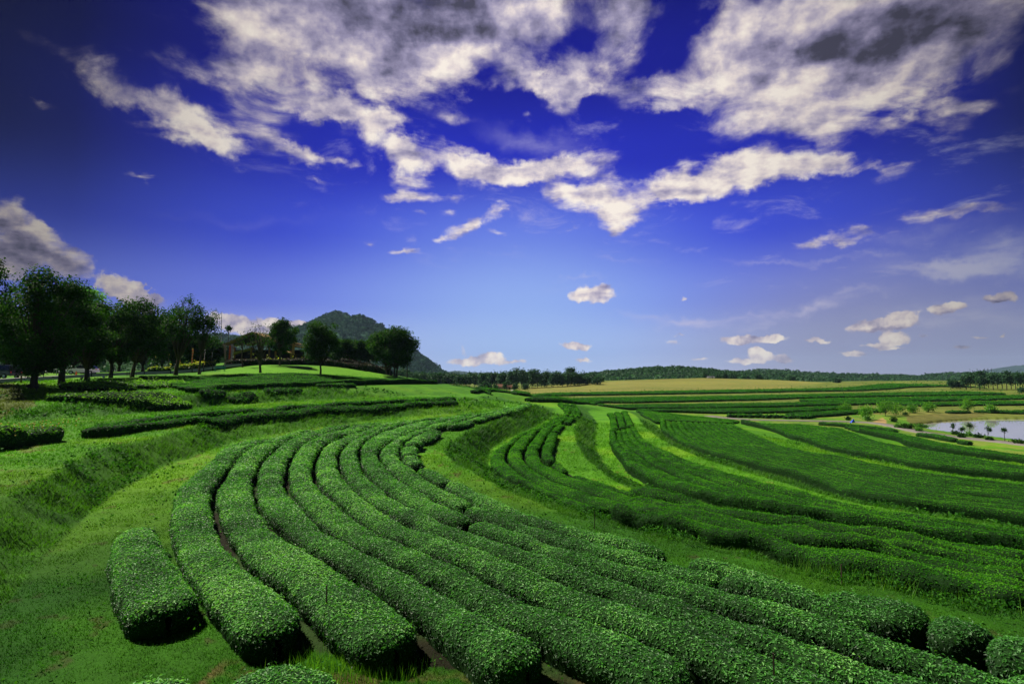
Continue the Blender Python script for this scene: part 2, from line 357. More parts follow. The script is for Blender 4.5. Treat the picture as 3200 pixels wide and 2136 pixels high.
M['crown_blue'] = leafmat('tree_leaf_far', [(0.0, (0.012, 0.048, 0.020)), (0.5, (0.025, 0.090, 0.032)), (1.0, (0.05, 0.15, 0.045))], 0.6, 0.2, 0.15)
M['shrub'] = leafmat('shrub_leaf', [(0.0, (0.02, 0.075, 0.008)), (0.5, (0.07, 0.22, 0.015)), (1.0, (0.17, 0.38, 0.035))], 0.5, 0.3, 0.3)
M['yellowleaf'] = leafmat('yellow_leaf', [(0.0, (0.05, 0.12, 0.01)), (0.5, (0.15, 0.24, 0.015)), (1.0, (0.42, 0.40, 0.03))], 0.5, 0.3, 0.3)
M['darkleaf'] = leafmat('purple_leaf', [(0.0, (0.010, 0.006, 0.005)), (0.6, (0.028, 0.014, 0.010)), (1.0, (0.06, 0.035, 0.02))], 0.5, 0.3, 0.1)
M['weed'] = leafmat('weed_leaf', [(0.0, (0.012, 0.06, 0.008)), (0.5, (0.028, 0.12, 0.012)), (1.0, (0.06, 0.20, 0.015))], 0.7, 0.08, 0.25)
M['flower'] = mat('flower_petal', (0.62, 0.50, 0.05), 0.6, 0.2)
M['bark'] = mat('bark', (0.055, 0.042, 0.032), 0.9, 0.1, vary=0.4, scale=6.0, bump=0.8, bscale=14.0)
M['wood'] = mat('weathered_wood', (0.16, 0.10, 0.05), 0.8, 0.15, vary=0.4, scale=5.0)
M['asphalt'] = mat('asphalt', (0.42, 0.39, 0.43), 0.85, 0.2, vary=0.18, scale=1.2, bump=0.3, bscale=60)
M['track'] = mat('worn_asphalt', (0.20, 0.18, 0.17), 0.9, 0.15, vary=0.2, scale=1.0)
M['kerb'] = mat('kerb_stone', (0.42, 0.42, 0.36), 0.8, 0.2)
M['dirt'] = mat('dry_soil', (0.34, 0.22, 0.11), 0.95, 0.1, vary=0.35, scale=2.5, bump=0.5)
M['roof'] = mat('thatch_roof', (0.27, 0.18, 0.08), 0.9, 0.1, vary=0.45, scale=4.0, bump=0.6, bscale=12)
M['darkwall'] = mat('dark_timber_wall', (0.020, 0.016, 0.014), 0.8, 0.2, vary=0.4, scale=4.0)
M['greywall'] = mat('grey_render_wall', (0.16, 0.17, 0.21), 0.8, 0.2)
M['post'] = mat('brown_post', (0.28, 0.13, 0.05), 0.7, 0.2, vary=0.3)
M['fl_red'] = mat('red_cloth', (0.55, 0.11, 0.07), 0.8, 0.1); M['fl_white'] = mat('white_cloth', (0.62, 0.62, 0.66), 0.8, 0.1)
M['fl_pink'] = mat('pink_cloth', (0.45, 0.30, 0.30), 0.8, 0.1); M['fl_lilac'] = mat('lilac_cloth', (0.34, 0.30, 0.42), 0.8, 0.1)
M['fl_orange'] = mat('orange_cloth', (0.42, 0.20, 0.08), 0.8, 0.1); M['fl_yellow'] = mat('yellow_cloth', (0.5, 0.4, 0.1), 0.8, 0.1)
M['metal'] = mat('grey_metal', (0.35, 0.36, 0.38), 0.4, 0.5, 0.6); M['dark'] = mat('black_metal', (0.012, 0.012, 0.014), 0.5, 0.4)
M['white'] = mat('white_paint', (0.78, 0.78, 0.80), 0.5, 0.4, vary=0.04); M['teal'] = mat('teal_paint', (0.06, 0.28, 0.25), 0.5, 0.4)
M['carwhite'] = mat('white_car_paint', (0.72, 0.72, 0.76), 0.22, 0.6, vary=0.02); M['carblack'] = mat('black_car_paint', (0.012, 0.012, 0.015), 0.25, 0.6)
M['carblue'] = mat('blue_car_paint', (0.012, 0.03, 0.11), 0.25, 0.6); M['glass'] = mat('car_glass', (0.02, 0.025, 0.035), 0.08, 0.8)
M['tyre'] = mat('tyre_rubber', (0.012, 0.012, 0.012), 0.85, 0.2); M['rim'] = mat('wheel_rim', (0.35, 0.35, 0.37), 0.35, 0.5, 0.7)
M['lamp'] = mat('lamp_glass', (0.7, 0.7, 0.68), 0.15, 0.6); M['orange'] = mat('orange_plastic', (0.7, 0.16, 0.02), 0.5, 0.4)
M['blue'] = mat('blue_tarpaulin', (0.03, 0.09, 0.75), 0.6, 0.3); M['tile'] = mat('brown_roof_tile', (0.17, 0.075, 0.045), 0.8, 0.2)
M['plaster'] = mat('pale_plaster', (0.42, 0.40, 0.36), 0.85, 0.2); M['red'] = mat('red_paint', (0.5, 0.03, 0.03), 0.5, 0.3)
def water_mat():
    m = bpy.data.materials.new('pond_water'); m.use_nodes = True; nt = NT(m.node_tree); p = nt.n['Principled BSDF']
    p.inputs['Base Color'].default_value = (0.72, 0.74, 0.76, 1); p.inputs['Metallic'].default_value = 0.55; p.inputs['Roughness'].default_value = 0.03
    p.inputs['Specular IOR Level'].default_value = 1.0; p.inputs['IOR'].default_value = 2.0
    tc = nt.add('ShaderNodeTexCoord'); b = nt.add('ShaderNodeBump'); b.inputs['Strength'].default_value = 0.006
    nt.l.new(nt.noise(tc.outputs['Object'], 1.5, 3.0), b.inputs['Height']); nt.l.new(b.outputs[0], p.inputs['Normal'])
    return m
M['water'] = water_mat()

# ------------------------------------------------------------------ terrain break lines  (photo pixels, ground height)
def cat(pts, step=14.0):
    """Catmull-Rom through pixel points"""
    p = np.asarray(pts, float)
    if len(p) < 3:
        n = max(2, int(np.hypot(*(p[1] - p[0])[:2]) / step)); t = np.linspace(0, 1, n)[:, None]; return p[0] * (1 - t) + p[1] * t
    q = np.vstack([2 * p[0] - p[1], p, 2 * p[-1] - p[-2]]); out = []
    for i in range(1, len(q) - 2):
        n = max(1, int(np.hypot(*(q[i + 1] - q[i])[:2]) / step)); t = (np.arange(n) / n)[:, None]
        a, b, c, d = q[i - 1], q[i], q[i + 1], q[i + 2]
        out.append(0.5 * (2 * b + (c - a) * t + (2 * a - 5 * b + 4 * c - d) * t * t + (3 * b - a - 3 * c + d) * t ** 3))
    out.append(p[-1:]); return np.vstack(out)
LN = {}
LN['bank2_foot'] = ([(-400,2300),(-100,2000),(40,1850),(110,1760),(190,1680),(272,1600),(340,1545),(404,1510),(460,1485),(511,1455),(600,1425),(681,1395),(740,1377),(832,1366),(993,1338),(1200,1310),(1375,1300),(1500,1283),(1579,1272)], 0.0)
LN['bank2_top'] = ([(-500,1800,1.2),(-200,1640,1.2),(0,1558,1.2),(64,1536,1.2),(149,1494,1.2),(192,1464,1.2),(264,1430,1.2),(319,1404,1.2),(426,1383,1.2),(553,1349,1.2),(681,1315,1.2),(850,1298,1.2),(1000,1284,1.2),(1204,1268,1.2),(1375,1251,1.2),(1480,1240,1.2),(1531,1232,1.2)], None)
LN['bank1_foot'] = ([(-600,1400,1.25),(-200,1345,1.25),(0,1322,1.25),(106,1322,1.25),(255,1312,1.25),(323,1302,1.27),(400,1294,1.3),(570,1276,1.3),(775,1262,1.3),(1000,1250,1.3),(1200,1242,1.3),(1426,1235,1.3),(1474,1232,1.3)], None)
LN['bank1_top'] = ([(-600,1290,2.5),(-200,1262,2.5),(0,1252,2.5),(106,1257,2.5),(298,1252,2.5),(400,1247,2.53),(598,1236,2.6),(775,1225,2.7),(1000,1214,2.8),(1200,1207,2.9),(1363,1201,3.0),(1415,1201,2.9)], None)
LN['shoulder1'] = ([(1681,1268),(1613,1292),(1545,1319),(1477,1346),(1426,1377),(1399,1394),(1385,1404),(1392,1418),(1426,1445),(1477,1472),(1511,1496),(1579,1530),(1647,1554),(1715,1585),(1804,1622),(1940,1656),(2070,1684),(2247,1718),(2400,1752),(2502,1793),(2604,1820),(2826,1861),(2979,1898),(3200,1943),(3600,2030)], 0.0)
LN['foot1'] = ([(1745,1278,-1.5),(1702,1312,-1.5),(1630,1350,-1.5),(1559,1380,-1.5),(1524,1411,-1.5),(1518,1438,-1.5),(1531,1472,-1.5),(1562,1500,-1.5),(1613,1524,-1.5),(1668,1548,-1.5),(1736,1577,-1.4),(1804,1604,-1.35),(1900,1632,-1.2),(2050,1668,-0.9),(2247,1706,-0.7),(2400,1742,-0.5),(2502,1783,-0.45),(2604,1811,-0.4),(2826,1852,-0.4),(2979,1889,-0.4),(3200,1934,-0.4),(3600,2020,-0.4)], None)
LN['shoulder2'] = ([(1785,1262),(1811,1289),(1811,1316),(1801,1343),(1804,1377),(1818,1404),(1838,1432),(1859,1449),(1907,1493),(1941,1510),(1992,1534),(2043,1551),(2111,1568),(2179,1585),(2247,1602),(2349,1619),(2400,1629),(2604,1667),(2792,1701),(2979,1735),(3200,1762),(3600,1820)], -1.5)
LN['foot2'] = ([(1835,1285),(1859,1316),(1856,1350),(1853,1384),(1869,1430),(1890,1465),(1930,1495),(2000,1526),(2100,1555),(2200,1577),(2349,1606),(2400,1617),(2604,1652),(2792,1685),(2979,1718),(3200,1744),(3600,1800)], -2.9)
LN['shoulder3'] = ([(1955,1281),(1992,1302),(2009,1323),(2043,1353),(2087,1384),(2145,1411),(2213,1438),(2315,1469),(2400,1493),(2468,1512),(2638,1561),(2740,1581),(3000,1626),(3200,1656),(3600,1710)], -2.9)
LN['foot3'] = ([(2003,1290),(2050,1316),(2056,1345),(2080,1368),(2128,1398),(2196,1426),(2315,1462),(2400,1486),(2570,1530),(2676,1576),(2843,1607),(3013,1627),(3200,1653),(3600,1705)], -4.1)
LN['shoulder4'] = ([(2280,1322),(2330,1350),(2400,1374),(2444,1395),(2526,1408),(2604,1422),(2690,1435),(2775,1456),(2910,1478),(3030,1495),(3200,1512),(3600,1550)], -4.1)
LN['foot4'] = ([(2310,1318),(2410,1343),(2468,1368),(2526,1385),(2600,1408),(2690,1428),(2809,1452),(2911,1472),(3132,1498),(3200,1505),(3600,1540)], -5.1)
LN['shoulder5'] = ([(2640,1345),(2700,1363),(2740,1383),(2819,1399),(2911,1416),(3047,1437),(3200,1458),(3600,1500)], -5.1)
LN['foot5'] = ([(2660,1345),(2717,1358),(2809,1380),(2877,1400),(2945,1414),(3047,1428),(3200,1448),(3600,1490)], -5.9)
ROADR = [(2215,1300),(2300,1309),(2400,1313),(2520,1315),(2638,1317),(2723,1320),(2775,1328),(2843,1343),(2911,1357),(3013,1369),(3115,1379),(3200,1390),(3500,1425)]
LN['road_near'] = ([(u, v + 6) for u, v in ROADR], -6.25)
LN['road_far'] = ([(u, v - 6) for u, v in ROADR], -6.25)
POND = [(2850,1330),(2880,1337),(2907,1346),(2979,1355),(3064,1364),(3200,1381),(3500,1415),(3800,1400),(3700,1320),(3500,1308),(3200,1309),(3081,1310),(2960,1316),(2911,1321),(2870,1326)]
LN['pond_bank'] = ([(2820,1326),(2870,1330),(2915,1341),(2985,1352),(3070,1361),(3205,1377),(3500,1410)], -6.6)
LN['pond_bank_far'] = ([(2830,1322),(2911,1316),(2960,1311),(3081,1305),(3200,1304),(3500,1303)], -6.6)
PT = []
for k, (pts, z) in LN.items():
    a = np.array([p if len(p) == 3 else (p[0], p[1], z) for p in pts], float)
    for u, v, zz in cat(a, 10.0): PT.append(at(u, v, zz))
def addd(lst, step=14.0):
    for u, v, d in cat(np.array(lst, float), step): PT.append(atd(u, v, d))
ROAD_N = [(-500,1225,54),(-300,1215,58),(0,1199,68),(184,1184,80),(306,1175,88),(430,1170,94),(551,1166,100),(640,1160,106),(700,1152,112),(760,1146,120)]
ROAD_F = [(-500,1207,62),(-300,1196,66),(0,1185,75),(184,1175,88),(306,1169,95),(430,1164,101),(551,1159,108),(640,1151,113),(700,1142,119),(770,1138,127)]
addd(ROAD_N); addd(ROAD_F)
addd([(-500,1190,90),(-300,1182,95),(0,1175,100),(300,1164,120),(500,1156,130)])
addd([(-500,1262,48),(-200,1235,52),(109,1212,60),(200,1201,66),(271,1189,72),(346,1179,80),(430,1178,88),(490,1177,92),(620,1172,96),(720,1166,99),(870,1168,103),(1000,1175,108),(1100,1181,113),(1213,1188,119),(1366,1199,123)])
addd([(700,1150,116),(780,1144,118),(887,1141,121),(1021,1148,124),(1120,1157,127),(1190,1168,130)])
addd([(600,1140,140),(700,1132,142),(900,1130,145),(1050,1133,148),(1170,1158,146),(1260,1178,140)])
addd([(1226,1172,128),(1300,1188,138)])
for u, v, z in [(1600,1258,-1.0),(1640,1250,-4.2),(1500,1236,-3.5),(1430,1222,-3.6),(1500,1222,-3.9),(1600,1240,-4.4),(1700,1250,-4.8),(1800,1262,-5.2),(1900,1272,-5.4),(2000,1286,-5.7),(2100,1294,-6.0),
                (1350,1212,-3.4),(1250,1207,-3.4),(1450,1212,-3.8),(1550,1210,-3.9),(1700,1225,-4.1),(1900,1240,-4.7),(2100,1260,-5.1),(2300,1280,-5.6),(2500,1262,-5.1),(2700,1262,-5.3),(2600,1290,-5.9),(2500,1300,-6.0),(2750,1300,-6.2),(2760,1280,-5.9),(2900,1285,-6.0),(3050,1275,-5.8),(3200,1270,-5.8),(3450,1275,-5.8),
                (2000,1222,-3.9),(2400,1215,-3.7),(2732,1203,-3.3),(1620,1230,-4.2),(3000,1230,-4.6),(3200,1235,-4.8),(3000,1212,-4.0),(3200,1215,-4.2),(3500,1225,-4.4),
                (2460,1340,-5.1),(2600,1380,-5.1),(2800,1420,-5.1),(3100,1480,-5.1)]:
    PT.append(at(u, v, z))
for u, v, d in [(1617,1213,395),(1711,1206,410),(1839,1196,420),(1950,1188,428),(2051,1183,430),(2200,1180,440),(2391,1185,430),(2500,1190,415),(2604,1196,400),(2732,1201,380),(2640,1197,480),(2800,1186,520),(3000,1184,520),(3100,1186,520)]:
    PT.append(atd(u, v, d))
for x, y, z in [(-6,7.0,0),(0,7.0,0),(5,6.6,0),(-5,2.5,2.9),(0,2.5,3.0),(5,2.2,2.6),(0,0,3.3),(-6,-6,3.4),(6,-6,3.2),(0,-30,3.6),(-12,2,1.6),(-11,6,0.9),(-30,-10,3),(-60,0,3.4),(30,-20,1.5),(12,3,-.3),(40,-5,-3),(80,-20,-5),
                (-60,35,2.0),(-90,50,3.3),(-140,80,4.5),(-200,0,4),(-200,150,5),(60,-60,1),(200,0,-7),(220,100,-7),(-100,-200,3),(200,-200,-5),(-100,200,3),(0,220,-3.0),(-50,200,0),(-60,260,-3),(0,-1000,0),(-1000,0,4),(1000,0,-6)]:
    PT.append(np.array([x, y, z], float))
for an in range(0, 360, 6):
    for r, z in ((900, -5.0), (2000, -6.0), (5200, -8.0)):
        if r == 900 and not (-50 < (an if an < 180 else an - 360) < 60): zz = -2.0
        else: zz = z
        PT.append(np.array([r * math.sin(R(an)), r * math.cos(R(an)), zz]))
PT = np.array(PT)
_key = np.unique(np.round(PT[:, :2] * 5).astype(np.int64), axis=0, return_index=True)[1]; PT = PT[_key]
vo, eo, fo, ov, oe, of_ = delaunay_2d_cdt([Vector((float(p[0]), float(p[1]))) for p in PT], [], [], 0, 0.0001)
zo = np.array([PT[o[0]][2] for o in ov])
bvh = BVHTree.FromPolygons([Vector((v[0], v[1], float(z))) for v, z in zip(vo, zo)], [list(f) for f in fo])
AZ = np.concatenate([np.linspace(-180, -56, 50)[:-1], np.linspace(-56, 56, 720), np.linspace(56, 180, 50)[1:]])
LR = np.concatenate([np.linspace(math.log(1.0), math.log(6.0), 20)[:-1], np.linspace(math.log(6.0), math.log(600), 460), np.linspace(math.log(600), math.log(5000), 30)[1:]])
nA, nR = len(AZ), len(LR)
RR = np.exp(LR)[:, None]; AA = np.radians(AZ)[None, :]
GX = RR * np.sin(AA); GY = RR * np.cos(AA); GZ = np.zeros_like(GX)
dn = Vector((0, 0, -1))
for i in range(nR):
    for j in range(nA):
        h_ = bvh.ray_cast(Vector((GX[i, j], GY[i, j], 100.0)), dn)
        GZ[i, j] = h_[0][2] if h_[0] is not None else -6.0
def blur(a, n):
    for _ in range(n):
        b = a.copy(); b[1:-1] = (a[:-2] + 2 * a[1:-1] + a[2:]) / 4; a = b
        b = a.copy(); b[:, 1:-1] = (a[:, :-2] + 2 * a[:, 1:-1] + a[:, 2:]) / 4; a = b
    return a
GZ = blur(GZ, 2)
# slope -> which parts are banks
gr = np.gradient(GZ, axis=0) / np.gradient(np.broadcast_to(RR, GZ.shape), axis=0)
ga = np.gradient(GZ, axis=1) / (RR * np.gradient(np.broadcast_to(AA, GZ.shape), axis=1))
SLOPE = blur(np.hypot(gr, ga), 1)
dist = np.hypot(GX, GY)
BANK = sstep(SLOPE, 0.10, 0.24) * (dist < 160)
GZ = GZ + (fbm(GX * 0.35, GY * 0.35, oct=3, seed=3) - 0.5) * 0.10 * (dist < 300) + (fbm(GX * 1.3, GY * 1.3, oct=3, seed=5) - 0.5) * (0.05 + 0.30 * BANK) * (dist < 200)
def grid_at(A, x, y):
    a = np.degrees(np.arctan2(x, y)); lr = np.log(np.maximum(np.hypot(x, y), 1.001))
    fa = np.interp(a, AZ, np.arange(nA)); fr = np.interp(lr, LR, np.arange(nR))
    i0 = np.clip(fr.astype(int), 0, nR - 2); j0 = np.clip(fa.astype(int), 0, nA - 2); u = fr - i0; v = fa - j0
    return A[i0, j0] * (1 - u) * (1 - v) + A[i0 + 1, j0] * u * (1 - v) + A[i0, j0 + 1] * (1 - u) * v + A[i0 + 1, j0 + 1] * u * v
def gz(x, y): return grid_at(GZ, np.asarray(x, float), np.asarray(y, float))
def g1(x, y): return float(gz(np.array([x]), np.array([y]))[0])
def inpoly(x, y, poly):
    inside = np.zeros(x.shape, bool); n = len(poly)
    for i in range(n):
        x1, y1 = poly[i][:2]; x2, y2 = poly[(i + 1) % n][:2]
        c = ((y1 > y) != (y2 > y)); xi = (x2 - x1) * (y - y1) / ((y2 - y1) if y2 != y1 else 1e-9) + x1
        inside ^= c & (x < xi)
    return inside
TAN = [atd(*p) for p in [(1617,1213,395),(1711,1206,410),(1839,1196,420),(2051,1183,430),(2200,1180,440),(2391,1185,430),(2604,1196,400),(2732,1201,380)]] + \
      [at(u, v, z) for u, v, z in [(2732,1204,-3.3),(2400,1216,-3.7),(2000,1223,-3.9),(1620,1231,-4.2)]]
POND_W = [at(u, v, -7.0) for u, v in POND]
DIRT = [at(u, v, 2.4) for u, v in [(-60,1238),(40,1238),(75,1252),(115,1262),(0,1272),(-60,1280)]]
REED = [at(u, v, -6.5) for u, v in [(2830,1302),(2900,1296),(3040,1292),(3080,1300),(3000,1309),(2900,1318),(2840,1322)]]
TRACK = [at(u, v, -6.2) for u, v in [(2725,1318),(2745,1308),(2760,1304),(2772,1312),(2768,1322)]]
LAWN = [atd(*p)[:2] for p in [(690,1168,98),(720,1166,98),(870,1168,103),(1000,1175,106),(1100,1181,110),(1213,1188,114),(1190,1168,131),(1120,1157,128),(1021,1148,125),(887,1141,122),(780,1144,119),(690,1150,115)]]
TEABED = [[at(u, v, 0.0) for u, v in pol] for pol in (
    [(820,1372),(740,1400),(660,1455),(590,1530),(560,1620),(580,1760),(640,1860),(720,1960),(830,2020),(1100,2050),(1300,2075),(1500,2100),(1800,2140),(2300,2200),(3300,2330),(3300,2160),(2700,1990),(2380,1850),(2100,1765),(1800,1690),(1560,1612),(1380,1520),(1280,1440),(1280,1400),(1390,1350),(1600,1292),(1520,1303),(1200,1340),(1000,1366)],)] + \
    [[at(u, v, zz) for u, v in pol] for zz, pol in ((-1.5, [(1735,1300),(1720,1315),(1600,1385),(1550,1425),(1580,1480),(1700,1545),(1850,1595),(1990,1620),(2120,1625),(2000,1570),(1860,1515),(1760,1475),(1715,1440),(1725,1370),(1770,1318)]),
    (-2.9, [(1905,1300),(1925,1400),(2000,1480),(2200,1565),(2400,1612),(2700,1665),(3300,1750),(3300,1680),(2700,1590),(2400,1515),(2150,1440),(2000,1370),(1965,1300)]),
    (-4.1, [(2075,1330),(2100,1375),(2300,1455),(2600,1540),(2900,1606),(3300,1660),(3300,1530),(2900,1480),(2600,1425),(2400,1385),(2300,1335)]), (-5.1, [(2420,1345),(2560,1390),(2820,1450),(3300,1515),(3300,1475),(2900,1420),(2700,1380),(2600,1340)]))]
def ground_color(x, y, bank):
    n = fbm(x * 0.6, y * 0.6, oct=4, seed=11); n2 = fbm(x * 0.12, y * 0.12, oct=3, seed=17); n3 = fbm(x * 2.6, y * 2.6, oct=3, seed=19)
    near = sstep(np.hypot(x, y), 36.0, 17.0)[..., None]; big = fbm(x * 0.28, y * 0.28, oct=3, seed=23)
    bright = np.array([0.078, 0.245, 0.008]); yel = np.array([0.135, 0.275, 0.012]); dark = np.array([0.026, 0.105, 0.007]); mid = np.array([0.055, 0.185, 0.008])
    t = sstep(n * 0.6 + n2 * 0.4, 0.36, 0.62)[..., None]
    c = bright * t + mid * (1 - t)
    y2 = (sstep(n2, 0.50, 0.70) * 0.6)[..., None]; c = c * (1 - y2) + yel * y2
    soil = np.array([0.13, 0.10, 0.04]); s_ = (sstep(n3 * 0.6 + n * 0.4, 0.64, 0.70) * 0.6 * (np.hypot(x, y) < 60))[..., None]; c = c * (1 - s_) + soil * s_
    c = c * (1 - near * (0.52 + 0.16 * sstep(big, 0.40, 0.62)[..., None]) * np.array([1.12, 0.92, 1.0]))  # grass colour darkened close to the camera: dim lower edge painted in
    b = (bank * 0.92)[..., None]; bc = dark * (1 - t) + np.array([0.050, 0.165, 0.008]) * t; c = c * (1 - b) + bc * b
    r = np.hypot(x, y)
    tn = inpoly(x, y, TAN)[..., None]; tc_ = np.array([0.20, 0.20, 0.045]) * (0.8 + 0.45 * fbm(x * 0.01, y * 0.05, oct=4, seed=31))[..., None]
    tc_ = tc_ * (1 - 0.5 * y2) + np.array([0.12, 0.18, 0.03]) * 0.5 * y2; c = np.where(tn, tc_, c)
    far = ((r > 190) & (y > 60))[..., None]; c = np.where(far & ~tn, np.array([0.13, 0.17, 0.028]) * (0.6 + 0.8 * n2[..., None]), c)
    far2 = ((r > 640))[..., None]; c = np.where(far2, np.array([0.03, 0.075, 0.02]), c)
    for pol, cc in ((DIRT, (0.085, 0.12, 0.025)), (REED, (0.10, 0.11, 0.025)), (TRACK, (0.42, 0.28, 0.12))):
        c = np.where(inpoly(x, y, pol)[..., None], np.array(cc) * (0.8 + 0.4 * n3[..., None]), c)
    lw = inpoly(x, y, LAWN)[..., None]; c = np.where(lw, np.array([0.105, 0.29, 0.010]) * (0.9 + 0.2 * n[..., None]), c)
    lo = (sstep(gz(x, y), -1.0, -1.6) * (r < 130) * (x > -4) * (1 - 0.55 * bank))[..., None]; c = c * (1 + 0.22 * lo * np.array([1.0, 0.8, 0.2]))
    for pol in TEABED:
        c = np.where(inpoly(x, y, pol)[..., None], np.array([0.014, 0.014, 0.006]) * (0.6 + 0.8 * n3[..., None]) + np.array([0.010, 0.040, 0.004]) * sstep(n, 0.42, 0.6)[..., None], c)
    # bare earth at the near row ends
    e = 0.7 * (sstep(7.6 - np.abs(y - (9.3 - 0.10 * (x + 4))) * 6.0, 2.0, 6.0) * (x > -5) * (x < 2.5) * sstep(n3, 0.40, 0.60))[..., None]
    c = c * (1 - e) + np.array([0.12, 0.075, 0.035]) * e
    # low terrace margin by the road: pale dry verge
    v_ = (sstep(np.abs(gz(x, y) + 6.2), 0.5, 0.1) * sstep(n, 0.35, 0.6) * (r < 240) * (x > 20))[..., None] * 0.5
    c = c * (1 - v_) + np.array([0.24, 0.21, 0.06]) * v_
    return c
idx = np.arange(nR * nA).reshape(nR, nA)
q = np.stack([idx[:-1, :-1], idx[:-1, 1:], idx[1:, 1:], idx[1:, :-1]], -1).reshape(-1, 4)[:, ::-1]
# sink the pond bed
pin = inpoly(GX, GY, [p[:2] for p in POND_W]); GZ = np.where(pin, np.minimum(GZ, -7.6), GZ)
ctr = nR * nA
V = np.vstack([np.stack([GX.ravel(), GY.ravel(), GZ.ravel()], 1), [[0, 0, 3.3]]])
tr = np.stack([np.full(nA - 1, ctr), idx[0, 1:], idx[0, :-1]], 1)
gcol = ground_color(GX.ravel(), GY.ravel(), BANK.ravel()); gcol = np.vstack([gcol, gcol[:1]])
def ground_mat():
    m = bpy.data.materials.new('grass_ground'); m.use_nodes = True; nt = NT(m.node_tree); p = nt.n['Principled BSDF']
    a = nt.add('ShaderNodeAttribute', attribute_name='col'); g = nt.add('ShaderNodeNewGeometry')
    n1 = nt.noise(g.outputs['Position'], 7.0, 6.0, 0.65); n2 = nt.noise(g.outputs['Position'], 0.9, 4.0, 0.6)
    f = nt.math('ADD', nt.math('MULTIPLY', n1, 1.1), nt.math('MULTIPLY', n2, 0.7))
    f = nt.math('ADD', f, 0.12)
    cmb = nt.add('ShaderNodeCombineXYZ'); [nt.l.new(f, cmb.inputs[i]) for i in range(3)]
    nt.l.new(nt.mix(1.0, a.outputs['Color'], cmb.outputs[0], 'MULTIPLY'), p.inputs['Base Color'])
    p.inputs['Roughness'].default_value = 0.9; p.inputs['Specular IOR Level'].default_value = 0.12
    b = nt.add('ShaderNodeBump'); b.inputs['Strength'].default_value = 0.7; b.inputs['Distance'].default_value = 0.08
    nt.l.new(nt.noise(g.outputs['Position'], 11.0, 5.0, 0.7), b.inputs['Height']); nt.l.new(b.outputs[0], p.inputs['Normal'])
    return m
M['ground'] = ground_mat()
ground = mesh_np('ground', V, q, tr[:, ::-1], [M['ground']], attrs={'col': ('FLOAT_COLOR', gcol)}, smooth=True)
tag(ground, 'terraced grassy hillside stepping down to a road and pond', 'ground', kind='structure')

# ------------------------------------------------------------------ leaves
def leaf_arrays(P, N, size, aspect=0.45, tint=None, droop=0.25):
    """one folded leaf per point, lying roughly in the plane given by N"""
    n = len(P); N = N / np.maximum(np.linalg.norm(N, axis=1, keepdims=True), 1e-6)
    r = rng.normal(size=(n, 3)); T = r - (r * N).sum(1, keepdims=True) * N; T /= np.maximum(np.linalg.norm(T, axis=1, keepdims=True), 1e-6)
    B = np.cross(N, T); s = size[:, None]
    v0 = P; v1 = P + T * s * 0.45 + B * s * aspect * 0.5 + N * s * 0.10; v2 = P + T * s - N * s * droop * 0.5; v3 = P + T * s * 0.45 - B * s * aspect * 0.5 + N * s * 0.10
    V = np.stack([v0, v1, v2, v3], 1).reshape(-1, 3)
    Q = np.arange(n * 4).reshape(n, 4)
    t = rng.random(n) if tint is None else tint
    return V, Q, np.repeat(t, 4)

